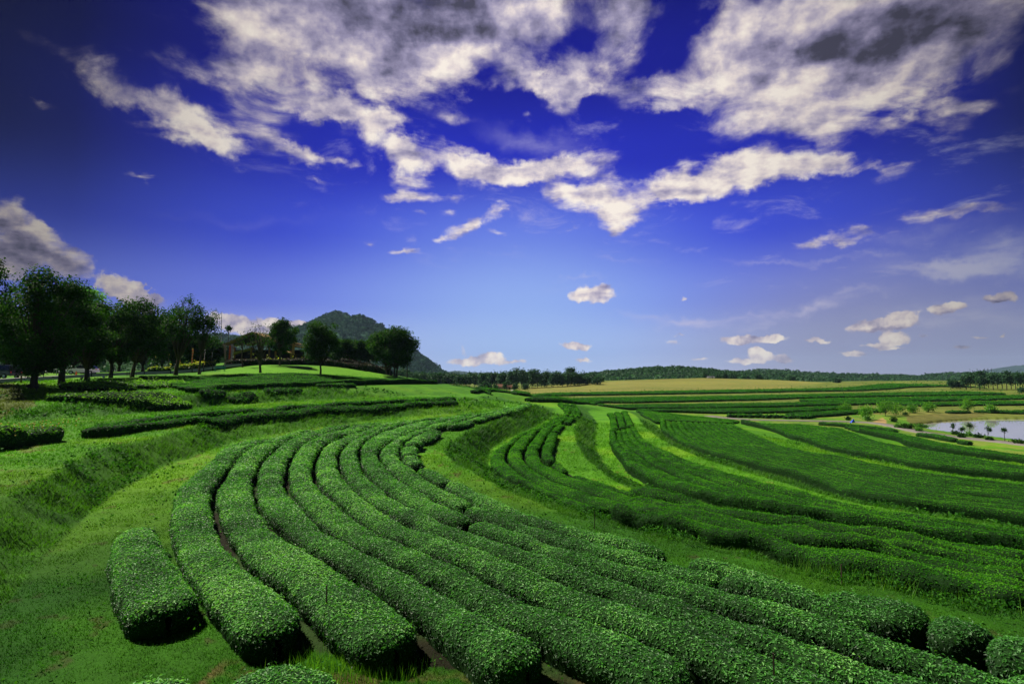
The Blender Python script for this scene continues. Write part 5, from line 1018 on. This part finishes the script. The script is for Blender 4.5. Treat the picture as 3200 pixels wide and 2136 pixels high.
# ------------------------------------------------------------------ building with gabled thatch roofs
BD = 147.0
bs = BD / F
bp = on(815, BD); zb = bp[2]
bld = empty('building', tuple(bp)); tag(bld, 'dark open fronted building with large brown gabled roofs behind the lawn', 'building')
def bx(u): return (u - 1600) * BD / F - bp[0] if False else (u - 1600) * bs - bp[0]
def bz(v): return H + ray(1600, v)[2] / ray(1600, v)[1] * BD - zb
MB().box(((bx(700) + bx(985)) / 2, 9, bz(1090) / 2 - .5), (bx(985) - bx(700), 8, bz(1090) + 1)).build('back_wall', M['darkwall'], bld)
MB().box(((bx(680) + bx(700)) / 2, 3, bz(1082) / 2 - .5), (bx(702) - bx(679), 6, bz(1082) + 1)).build('side_wall', M['greywall'], bld)
# main gable: ridge runs away from the viewer
def gable(name, ul, up_, ur, vl, vp, vr, y0, y1, th=.35):
    """a roof of two slopes with real thickness, seen from its gable end"""
    mb = MB()
    a, b_, c = (bx(ul), bz(vl)), (bx(up_), bz(vp)), (bx(ur), bz(vr))
    mb.prism([(a[0], a[1]), (b_[0], b_[1]), (b_[0], b_[1] - th), (a[0], a[1] - th)], y0, y1, 'y'); mb.prism([(b_[0] + .01, b_[1]), (c[0], c[1]), (c[0], c[1] - th), (b_[0] + .01, b_[1] - th)], y0, y1, 'y')
    return mb.build(name, M['roof'], bld)
gable('roof', 725, 792, 872, 1066, 1037, 1070, -1.5, 12)
gable('roof', 686, 742, 800, 1073, 1061, 1066, 0.5, 9)
MB().prism([(bx(724), bz(1078)), (bx(790), bz(1043)), (bx(868), bz(1076))], -.6, -.4, 'y').build('gable_wall', M['darkwall'], bld)
def slopebar(n_, u0, v0, u1, v1, y, mat_, dep=2.4, th=.35):
    mb = MB(); mb.prism([(bx(u0), bz(v0)), (bx(u1), bz(v1)), (bx(u1), bz(v1) - th), (bx(u0), bz(v0) - th)], y, y + dep, 'y'); return mb.build(n_, mat_, bld)
slopebar('porch_roof', 741, 1103, 800, 1088, -3.2, M['roof']); slopebar('porch_roof', 783, 1077, 842, 1054, -2.6, M['roof']); slopebar('porch_roof', 880, 1090, 925, 1104, -3.2, M['roof'])
slopebar('roof', 905, 1068, 931, 1073, 1, M['roof'], 7); slopebar('roof', 920, 1078, 990, 1092, 0, M['roof'], 9)
slopebar('roof', 860, 1062, 910, 1070, 2, M['roof'], 8)
MB().box(((bx(786) + bx(812)) / 2, -2, bz(1105)), (bx(812) - bx(786), .3, .3)).build('beam', M['wood'], bld)
for u, vt, y in ((798, 1085, -2.4), (873, 1098, -2.4), (918, 1096, -2), (700, 1080, .5), (735, 1085, -.5), (905, 1100, 2), (840, 1066, .2), (955, 1095, .5), (982, 1098, .5)):
    h_ = bz(vt); MB().box((bx(u), y, h_ / 2 - .3), (.34, .34, h_ + .6)).build('column', M['post'], bld)
for u in (750, 830, 900, 960): MB().box((bx(u), 4.9, 1.5), (2.2, .1, 1.6)).build('window', M['glass'], bld)
# banners on poles
gB2 = 'tall banners on poles'
def banner(p, hp, col, wtop, zt, zb_, label, lean=0.0, cols=None):
    o = empty('banner', tuple(p)); tag(o, label, 'banner', gB2)
    MB().tube([(0, 0, -.3), (lean * .5, 0, hp * .5), (lean, 0, hp)], [.05, .04, .03], 6).build('pole', M['wood'], o)
    n = 10; mb = MB(); x0 = lean
    for i in range(n + 1):
        t = i / n; z = zt + (zb_ - zt) * t; w = wtop * (1 - .35 * t); dxx = .08 * math.sin(t * 6 + p[0]); xc = lean * (z / hp)
        mb.v += [(xc + .05, dxx, z), (xc + .05 + w, dxx + .06 * math.sin(t * 9), z)]
    for i in range(n): mb.f.append([2 * i, 2 * i + 1, 2 * i + 3, 2 * i + 2])
    f = mb.build('cloth', M[col], o)
    so = f.modifiers.new('thick', 'SOLIDIFY'); so.thickness = .02
    if cols:
        f.data.materials.append(M[cols])
        for i, pl in enumerate(f.data.polygons): pl.material_index = i % 2
for i, (u, d, vt, z0, z1_, col, w, lab, ln, c2) in enumerate([
    (558,110,1104,1107,1146,'fl_red',.45,'narrow red banner beside the forked tree',0,None),(597,112,1084,1088,1134,'fl_yellow',.5,'striped yellow and red banner left of the slim tree',0,'fl_red'),
    (636,116,1086,1092,1124,'fl_white',.35,'small pale spotted banner right of the slim tree',0,'fl_pink'),(483,112,1106,1112,1120,'fl_yellow',.2,'bare yellow pole with a tiny flag before the trees',0,None),(525,112,1100,1106,1116,'fl_yellow',.2,'bare thin pole with a small flag left of the forked tree',0,None),
    (703,126,1074,1076,1122,'fl_pink',1.0,'leaning greyish pink banner at the left end of the building',-.6,None),(713,127,1077,1080,1123,'fl_red',.9,'bright red banner between two pale ones by the building',0,None),(722,127,1073,1075,1120,'fl_lilac',1.1,'lilac banner third from the left at the building',-.3,None),
    (728,126,1072,1090,1118,'fl_white',.3,'thin white banner right of the lilac one',-.4,None),(807,132,1062,1064,1104,'fl_orange',.9,'patterned orange and black banner before the porch',0,'dark'),
    (871,132,1062,1066,1104,'fl_white',.8,'pale banner with a red foot behind the pointed tree',0,'fl_red'),(912,130,1064,1067,1106,'fl_orange',1.5,'broad orange banner on a pole at the right of the building',-.2,None),
    (949,130,1066,1068,1111,'fl_white',1.2,'white banner on a yellow pole at the far right of the building',0,None),(660,122,1095,1100,1116,'fl_white',.2,'thin pale pole with a small flag at the road top',0,None)]):
    p = on(u, d); banner(p, hpx(p, vt), col, w * 0.5, hpx(p, z0), hpx(p, z1_), lab, ln, c2)
# mast
p = on(687, 150); m_ = empty('radio_mast', tuple(p)); tag(m_, 'thin grey radio mast rising beside the airy tree', 'mast'); hm = hpx(p, 972)
MB().tube([(0, 0, -.3), (0, 0, hm * .6), (0, 0, hm)], [.14, .10, .05], 6).build('pole', M['metal'], m_); MB().tube([(1.4, 0, 0), (0, 0, hm * .55)], .03, 4).build('stay', M['metal'], m_); MB().tube([(-1.4, .5, 0), (0, 0, hm * .55)], .03, 4).build('stay', M['metal'], m_)
# bench, notice boards, bollards, lamps, cars
def bench(p, rz):
    o = empty('park_bench', tuple(p), rz); tag(o, 'teal park bench on the lawn beside the road', 'bench')
    b = MB()
    for k in range(3): b.box((0, -.15 + k * .15, .45), (1.9, .12, .04))
    b.build('seat', M['teal'], o); b = MB()
    for k in range(3): b.box((0, .28 + .02 * k, .6 + k * .14), (1.9, .04, .11))
    b.build('backrest', M['teal'], o)
    for sx in (-.85, .85):
        for sy in (-.18, .24): MB().box((sx, sy, .22), (.07, .07, .46)).build('leg', M['teal'], o)
bench(on(686, 106), .1)
def board(u, d, label, red=False):
    p = on(u, d); o = empty('notice_board', tuple(p)); tag(o, label, 'sign', 'white notice boards by the road'); z = hpx(p, 1155)
    MB().box((0, 0, z), (.62, .05, .62)).build('panel', M['white'], o, bevel=.01); pn = o.children[0]
    if red: MB().box((.02, -.035, z), (.30, .02, .22)).box((.02, -.035, z + .17), (.16, .02, .07)).build('symbol', M['red'], pn)
    else: MB().box((-.14, -.035, z), (.14, .02, .22)).box((.05, -.035, z), (.14, .02, .22)).box((.2, -.035, z), (.06, .02, .22)).build('symbol', M['dark'], pn)
    for sx in (-.2, .2): MB().box((sx, .05, z / 2 - .15), (.05, .05, z + .1)).build('leg', M['wood'], o)
board(400, 90, 'white square notice board with dark marks, left of a dark trunk'); board(421, 91, 'white square notice board with a red mark, right of a dark trunk', True)
for i, (u, d) in enumerate([(67,69),(184,79.2),(286,86),(600,102.5),(636,104.5),(664,107),(698,110.5),(533,98.5),(450,95)]):
    p = on(u, d); o = empty('bollard', tuple(p)); tag(o, f'dark short bollard on the near road verge, {o10[i] if i < 3 else ["fourth","fifth","sixth","seventh","eighth","ninth"][i-3]} placed', 'bollard', 'bollards along the road')
    MB().tube([(0, 0, -.2), (0, 0, .85)], [.09, .08], 8).build('post', M['dark'] if i else M['wood'], o); MB().ball((0, 0, .86), .09, 8, 5).build('cap', M['dark'], o)
bnames = ['before the two dark cars', 'left of the second trunk', 'right of the white car', 'below the striped banner', 'between slim tree and banner', 'at the middle of the slope', 'at the top of the slope', 'left of the forked tree', 'near the notice boards']
for o, b_ in zip([o for o in bpy.data.objects if o.get('category') == 'bollard'], bnames): o['label'] = f'short dark bollard on the road verge {b_}'
for i, (u, v, d, lab) in enumerate([(90,1211,59,'small black spotlight left of the tallest trunk'),(117,1212,59,'small black spotlight right of the tallest trunk'),(256,1186,71,'small black spotlight left of the third trunk'),(279,1188,71,'small black spotlight right of the third trunk'),(627,1168,97,'small black spotlight by the slim trunk')]):
    p = on(u, d); o = empty('spotlight', tuple(p)); tag(o, lab, 'spotlight', 'garden spotlights at the trunks')
    MB().box((0, 0, .12), (.06, .06, .3)).build('stake', M['dark'], o); MB().tube([(-.02, -.12, .34), (0, .12, .44)], [.13, .10], 8).build('head', M['dark'], o)
for i, (u, d, lab) in enumerate([(176,96,'small white lamp on a post behind the road'),(185,81,'white marker post beside the second trunk'),(247,64,'tiny white marker in the grass below the third tree'),(323,76,'tiny white marker in the grass by the shrubs'),(1213,115,'tiny white marker post at the tip of the lawn')]):
    p = on(u, d); o = empty('marker_post', tuple(p)); tag(o, lab, 'marker post', 'small white markers'); hh = .9 if i < 2 else .25
    MB().tube([(0, 0, -.1), (0, 0, hh)], [.05, .05], 6).build('post', M['metal'], o); MB().ball((0, 0, hh + .1), .12, 8, 5).build('head', M['white'], o)
def car(p, rz, paint, L, W_, Hh, label, kind='hatch'):
    o = empty('parked_car', tuple(p), rz); tag(o, label, 'car', 'parked cars')
    if kind == 'suv': low = [(-.5,.35),(-.5,.80),(-.47,1.02),(.22,1.05),(.47,.95),(.5,.62),(.5,.35)]; cab = [(-.48,1.0),(-.44,1.66),(-.35,1.78),(.10,1.78),(.24,1.05)]
    else: low = [(-.5,.30),(-.5,.72),(-.47,.92),(.20,.95),(.42,.78),(.49,.62),(.5,.30)]; cab = [(-.46,.90),(-.38,1.34),(-.26,1.46),(.02,1.46),(.27,.92)]
    k = Hh / (1.78 if kind == 'suv' else 1.46)
    bm_ = MB(); bm_.prism([(x * L, z * k) for x, z in low][::-1], -W_ / 2, W_ / 2, 'y')
    bd = bm_.build('body', M[paint], o, bevel=.07)
    cb_ = MB(); b = len(cb_.v); n = len(cab)
    for sy, s_in in ((-1, 0), (1, 0)):
        for (x, z) in cab: ins = .16 if z * k > 1.1 else .02; cb_.v.append((x * L, sy * (W_ / 2 - ins - .01), z * k))
    for j in range(n): cb_.f.append([j, (j + 1) % n, n + (j + 1) % n, n + j])
    cb_.f.append(list(range(n))[::-1]); cb_.f.append([n + j for j in range(n)])
    cb_.build('cabin', M['glass'], o, bevel=.03)
    rx0, rx1 = (cab[2][0] - .01) * L, (cab[3][0] + .01) * L
    MB().box(((rx0 + rx1) / 2, 0, cab[2][1] * k + .012), (rx1 - rx0, W_ - .36, .04)).build('roof', M[paint], o, bevel=.015)
    for sx in (-.30, .31):
        for sy in (-1, 1):
            w = empty('wheel', (sx * L, sy * (W_ / 2 - .08), .32)); w.parent = o
            MB().tube([(0, -.10, 0), (0, .10, 0)], .33, 16).build('tyre', M['tyre'], w); MB().tube([(0, -.112, 0), (0, .112, 0)], .20, 12).build('rim', M['rim'], w)
    for sy in (-1, 1):
        MB().box((.495 * L, sy * (W_ / 2 - .24), .68 * k), (.06, .30, .14)).build('headlight', M['lamp'], o, bevel=.02); MB().box((-.497 * L, sy * (W_ / 2 - .18), .78 * k), (.05, .2, .2)).build('tail_light', M['red'], o, bevel=.02)
        MB().box((.14 * L, sy * (W_ / 2 + .08), .98 * k), (.12, .16, .12)).build('wing_mirror', M[paint], o, bevel=.03)
    MB().box((.5 * L, 0, .46 * k), (.05, W_ * .55, .14)).build('grille', M['dark'], o)
    return o
def cpos(u, d):
    p = on(u, d); return p + np.array([0, 0, .06])
car(cpos(258, 94), R(198), 'carwhite', 4.3, 1.75, 1.55, 'white hatchback parked behind a dark trunk on the left')
car(cpos(6, 79), R(172), 'carblack', 4.6, 1.85, 1.85, 'black off road car cut off by the left edge', 'suv')
car(cpos(46, 96), R(184), 'carblue', 4.3, 1.75, 1.4, 'dark blue car half hidden in shade at the left')
p = on(238, 90); cn = empty('traffic_cone', tuple(p)); tag(cn, 'orange traffic cone in front of the white car', 'traffic cone'); MB().tube([(0, 0, .03), (0, 0, .75)], [.17, .04], 10).build('cone', M['orange'], cn); MB().box((0, 0, .02), (.42, .42, .05)).build('base', M['dark'], cn)
# wooden stakes in the tea
for i, (u, v, hh, lab) in enumerate([(1858,1652,.9,'thin wooden stake at the inner edge of the nearest terrace'),(2631,1828,.8,'thin wooden stake beside tall grass on the right'),(1021,1842,.9,'thin brown stake between the first hedges'),(2417,2050,.9,'thin brown stake between the near hedges at the lower right'),(497,1320,1.1,'thin stake before the dark double hedge'),(330,1345,.8,'short stake at the left end of the double hedge'),(1620,1530,1.0,'thin stake beside the second terrace hedge')]):
    p = hit(u, v) if i not in (2, 3) else np.array([*at(u, v, .8)[:2], 0]); p[2] = g1(p[0], p[1])
    o = MB().box((0, 0, hh * .28 + (.3 if i in (2, 3) else 0)), (.022, .022, hh * .5 + .15), rz=.3 * i).build('wooden_stake', M['bark']); o.location = p; tag(o, lab, 'stake', 'wooden stakes')
# blue tent
p = hit(2665, 1320); o = empty('tent', tuple(p)); tag(o, 'small bright blue tent standing at the roadside', 'tent')
MB().poly([(-.5, -.3, 0), (.45, -.3, 0), (.22, 0, .95)]).poly([(.45, -.3, 0), (.5, .4, 0), (.22, 0, .95)]).poly([(.5, .4, 0), (-.5, .4, 0), (.22, 0, .95)]).poly([(-.5, .4, 0), (-.5, -.3, 0), (.22, 0, .95)]).build('canopy', M['blue'], o)
MB().tube([(.22, 0, 0), (.22, 0, 1.0)], .02, 5).build('pole', M['metal'], o)
# small house and white shed
def house(p, w, d_, h, rh, wallm, roofm, label, rz=0.):
    o = empty('house', tuple(p), rz); tag(o, label, 'house'); MB().box((0, 0, h / 2 - .5), (w, d_, h + 1)).build('wall', M[wallm], o)
    mb = MB(); e = .5; mb.prism([(-d_ / 2 - e, h - .1), (0, h + rh), (d_ / 2 + e, h - .1), (d_ / 2 + e, h - .3), (-d_ / 2 - e, h - .3)], -w / 2 - e, w / 2 + e, 'x').build('roof', M[roofm], o)
    MB().box((w * .2, -d_ / 2 - .02, 1.0), (1.0, .08, 2.0)).build('door', M['darkwall'], o)
    for k in (-.25, 0.02): f = MB().box((w * k, -d_ / 2 - .02, 1.4), (1.2, .08, 1.0)).build('window', M['white'], o); MB().box((w * k, -d_ / 2 - .04, 1.4), (1.0, .08, .8)).build('pane', M['glass'], f)
house(on(1570, 370), 6.5, 5, 1.6, 1.6, 'plaster', 'tile', 'small house with a brown roof below the tree line, left of two'); house(on(1588, 366), 4.5, 4, 1.4, 1.4, 'plaster', 'tile', 'smaller brown roofed hut to the right of the brown roofed house')
house(on(2221, 480), 5, 3, 1.4, 1.0, 'white', 'metal', 'tiny white shed at the top of the tan field')
for i, u in enumerate((3077, 3088, 3099)):
    p = on(u, 900); o = empty('power_pylon', tuple(p)); tag(o, f'thin dark pylon above the wood at the right, {["left","middle","right"][i]} of three', 'pylon', 'pylons at the right'); hh = hpx(p, 1150)
    for sx in (-1, 1): MB().tube([(sx * 1.6, 0, -.5), (sx * .25, 0, hh)], [.28, .16], 4).build('leg', M['dark'], o)
    MB().tube([(-2.5, 0, hh * .86), (2.5, 0, hh * .86)], .15, 4).build('crossarm', M['dark'], o)

# ------------------------------------------------------------------ hills and mountains
def forestmat(name, c0, c1, c2, sc_):
    m = bpy.data.materials.new(name); m.use_nodes = True; nt = NT(m.node_tree); p = nt.n['Principled BSDF']; g = nt.add('ShaderNodeNewGeometry')
    n1 = nt.noise(g.outputs['Position'], sc_, 6.0, 0.65); n2 = nt.noise(g.outputs['Position'], sc_ * .12, 4.0, 0.6)
    c = nt.ramp(n1, [(0.3, c0), (0.55, c1), (0.75, c2)]); c = nt.mix(nt.smooth(n2, .35, .7), c, nt.mix(.5, c, c2))
    nt.l.new(c, p.inputs['Base Color']); p.inputs['Roughness'].default_value = .95; p.inputs['Specular IOR Level'].default_value = .05
    b = nt.add('ShaderNodeBump'); b.inputs['Strength'].default_value = 1.0; b.inputs['Distance'].default_value = 4.0; nt.l.new(nt.noise(g.outputs['Position'], sc_ * 1.3, 4.0, .6), b.inputs['Height']); nt.l.new(b.outputs[0], p.inputs['Normal'])
    return m
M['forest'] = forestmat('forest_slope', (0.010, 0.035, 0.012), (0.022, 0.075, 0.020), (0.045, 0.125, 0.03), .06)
M['mount'] = forestmat('mountain_forest', (0.012, 0.045, 0.032), (0.026, 0.080, 0.050), (0.055, 0.13, 0.065), .03)  # bluish base: part of the distance haze painted into the colour
M['crown_mount'] = leafmat('tree_leaf_mountain', [(0.0, (0.012, 0.048, 0.042)), (0.5, (0.026, 0.085, 0.066)), (1.0, (0.050, 0.13, 0.085))], 0.8, 0.05, 0.1)  # same haze blue painted into the mountain treetops
M['farblue'] = forestmat('far_mountain', (0.02, 0.04, 0.05), (0.03, 0.06, 0.06), (0.04, 0.08, 0.07), .01)  # haze blue painted into the farthest slopes
def hill(name, prof, d, width, base, m, label, bump=4.0, ridge=0.12, nx=420, ny=70, drop=0.0):
    prof = np.array(prof, float); prof[:, 1] += drop; us = np.linspace(prof[0, 0], prof[-1, 0], nx); vs = np.interp(us, prof[:, 0], prof[:, 1])
    X = (us - 1600) / F * d * 1.0; top = np.array([H + ray(1600, v)[2] / ray(1600, v)[1] * d for v in vs]); hgt = np.maximum(top - base, 1)
    k = np.ones(7) / 7; hgt = np.convolve(np.pad(hgt, 3, mode='edge'), k, 'valid')
    t = np.linspace(-1, 1, ny); XX = np.broadcast_to(X[:, None], (nx, ny)).copy(); TT = np.broadcast_to(t[None, :], (nx, ny)); YY = d + TT * width
    fall = np.clip(1 - np.abs(TT) ** 1.25, 0, 1); g_ = fbm(XX / (width * .25), YY / (width * .4), oct=4, seed=5) - .5
    ZZ = base + hgt[:, None] * fall * (1 + ridge * 3 * g_ * (1 - fall ** 4)) + (fbm(XX / 14.0, YY / 14.0, oct=3, seed=8) - .5) * bump * 2 * np.minimum(1, fall * 6)
    end = sstep(np.minimum(np.arange(nx), nx - 1 - np.arange(nx)) / 18.0, 0, 1)[:, None]; ZZ = base + (ZZ - base) * (0.02 + .98 * end) if False else ZZ
    id_ = np.arange(nx * ny).reshape(nx, ny); Q = np.stack([id_[:-1, :-1], id_[1:, :-1], id_[1:, 1:], id_[:-1, 1:]], -1).reshape(-1, 4)
    o = mesh_np(name, np.stack([XX, YY, ZZ], -1).reshape(-1, 3), Q, None, [m], smooth=True); tag(o, label, kind='structure'); return o, XX, YY, ZZ, fall
def canopy(base, n, s, name, label, seed, mk='crown_blue', near=True):
    """treetops as many leaf clumps over a hill: one wood that reads as a mass"""
    o, XX, YY, ZZ, fall = base; r = np.random.default_rng(seed); nx, ny = XX.shape; i = r.uniform(0, nx - 1.01, n); lim = int(ny * .62); j = r.uniform(2, lim, n)
    i0 = i.astype(int); j0 = j.astype(int); a, b = i - i0, j - j0
    def sm(A): return A[i0, j0] * (1 - a) * (1 - b) + A[i0 + 1, j0] * a * (1 - b) + A[i0, j0 + 1] * (1 - a) * b + A[i0 + 1, j0 + 1] * a * b
    c = np.stack([sm(XX), sm(YY), sm(ZZ)], 1); rad = s * r.uniform(.45, 1.0, n) * (1 + (r.random(n) < .12) * r.uniform(.3, .9, n)); K = 16
    dirs = r.normal(size=(n, K, 3)); dirs /= np.linalg.norm(dirs, axis=2, keepdims=True); dirs[..., 2] = np.abs(dirs[..., 2]); P = c[:, None, :] + dirs * rad[:, None, None] * .8 + np.array([0, 0, s * .4])
    global rng; keep = rng; rng = r
    LV, LQ, LT = leaf_arrays(P.reshape(-1, 3), (dirs + r.normal(size=dirs.shape) * .4).reshape(-1, 3), np.repeat(rad * .75, K), .8, np.clip(np.repeat(r.random(n), K) * .6 + .4 * r.random(n * K), 0, 1)); rng = keep
    tag(mesh_np(name, LV, LQ, None, [M[mk]], attrs={'tint': ('FLOAT', LT)}), label, 'forest', kind='stuff')
hR = hill('hill', [(1780,1180),(1830,1168),(1865,1160),(1950,1150),(2040,1144),(2130,1142),(2200,1150),(2280,1158),(2400,1166),(2520,1176)], 720, 150, -8, M['forest'], 'wooded hill right of the valley', bump=2.5, drop=7)
canopy(hR, 4200, 2.2, 'forest', 'dark forest covering the hill right of the valley', 1)
hR2 = hill('hill', [(2150,1172),(2240,1160),(2300,1161),(2333,1156),(2390,1151),(2450,1156),(2560,1163),(2700,1168),(2860,1171),(2925,1167),(2990,1161),(3100,1164),(3250,1163),(3500,1168)], 1050, 160, -8, M['forest'], 'low wooded ridge along the right horizon', bump=3, drop=5)
canopy(hR2, 5200, 2.6, 'forest', 'dark forest along the low ridge on the right horizon', 2)
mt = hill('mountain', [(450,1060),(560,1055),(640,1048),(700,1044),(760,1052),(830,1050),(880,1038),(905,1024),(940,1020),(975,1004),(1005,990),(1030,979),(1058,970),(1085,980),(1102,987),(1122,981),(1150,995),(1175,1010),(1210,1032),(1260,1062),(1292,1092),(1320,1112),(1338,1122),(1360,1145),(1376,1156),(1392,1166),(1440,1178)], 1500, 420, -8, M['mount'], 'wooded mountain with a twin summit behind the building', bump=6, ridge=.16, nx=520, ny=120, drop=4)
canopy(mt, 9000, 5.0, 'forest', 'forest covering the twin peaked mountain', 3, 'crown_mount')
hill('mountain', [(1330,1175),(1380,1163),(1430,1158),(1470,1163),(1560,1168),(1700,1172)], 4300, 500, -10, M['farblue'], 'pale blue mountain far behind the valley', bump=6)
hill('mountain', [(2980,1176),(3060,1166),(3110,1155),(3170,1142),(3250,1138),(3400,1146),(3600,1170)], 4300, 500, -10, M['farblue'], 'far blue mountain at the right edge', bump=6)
lf = hill('hill', [(-900,1110),(-500,1100),(-200,1110),(0,1118),(150,1112),(350,1118),(520,1100),(700,1110),(860,1140),(1000,1165)], 420, 90, -4, M['forest'], 'low wooded hill behind the roadside trees', bump=2.5)
canopy(lf, 2500, 3.0, 'forest', 'dark wood on the low hill behind the roadside trees', 4)

# ------------------------------------------------------------------ haze over the valley
hz_ = MB().box((0, 0, 90), (11600, 11600, 206)).build('haze', M['white'])
hm_ = bpy.data.materials.new('valley_haze'); hm_.use_nodes = True; nt = NT(hm_.node_tree); nt.n.clear()
o_ = nt.add('ShaderNodeOutputMaterial'); v_ = nt.add('ShaderNodeVolumePrincipled'); v_.inputs['Color'].default_value = (0.50, 0.70, 1.0, 1); v_.inputs['Density'].default_value = 0.00006; v_.inputs['Anisotropy'].default_value = 0.0
nt.l.new(v_.outputs[0], o_.inputs['Volume']); hz_.data.materials[0] = hm_; tag(hz_, 'thin blue haze lying over the valley', kind='stuff')
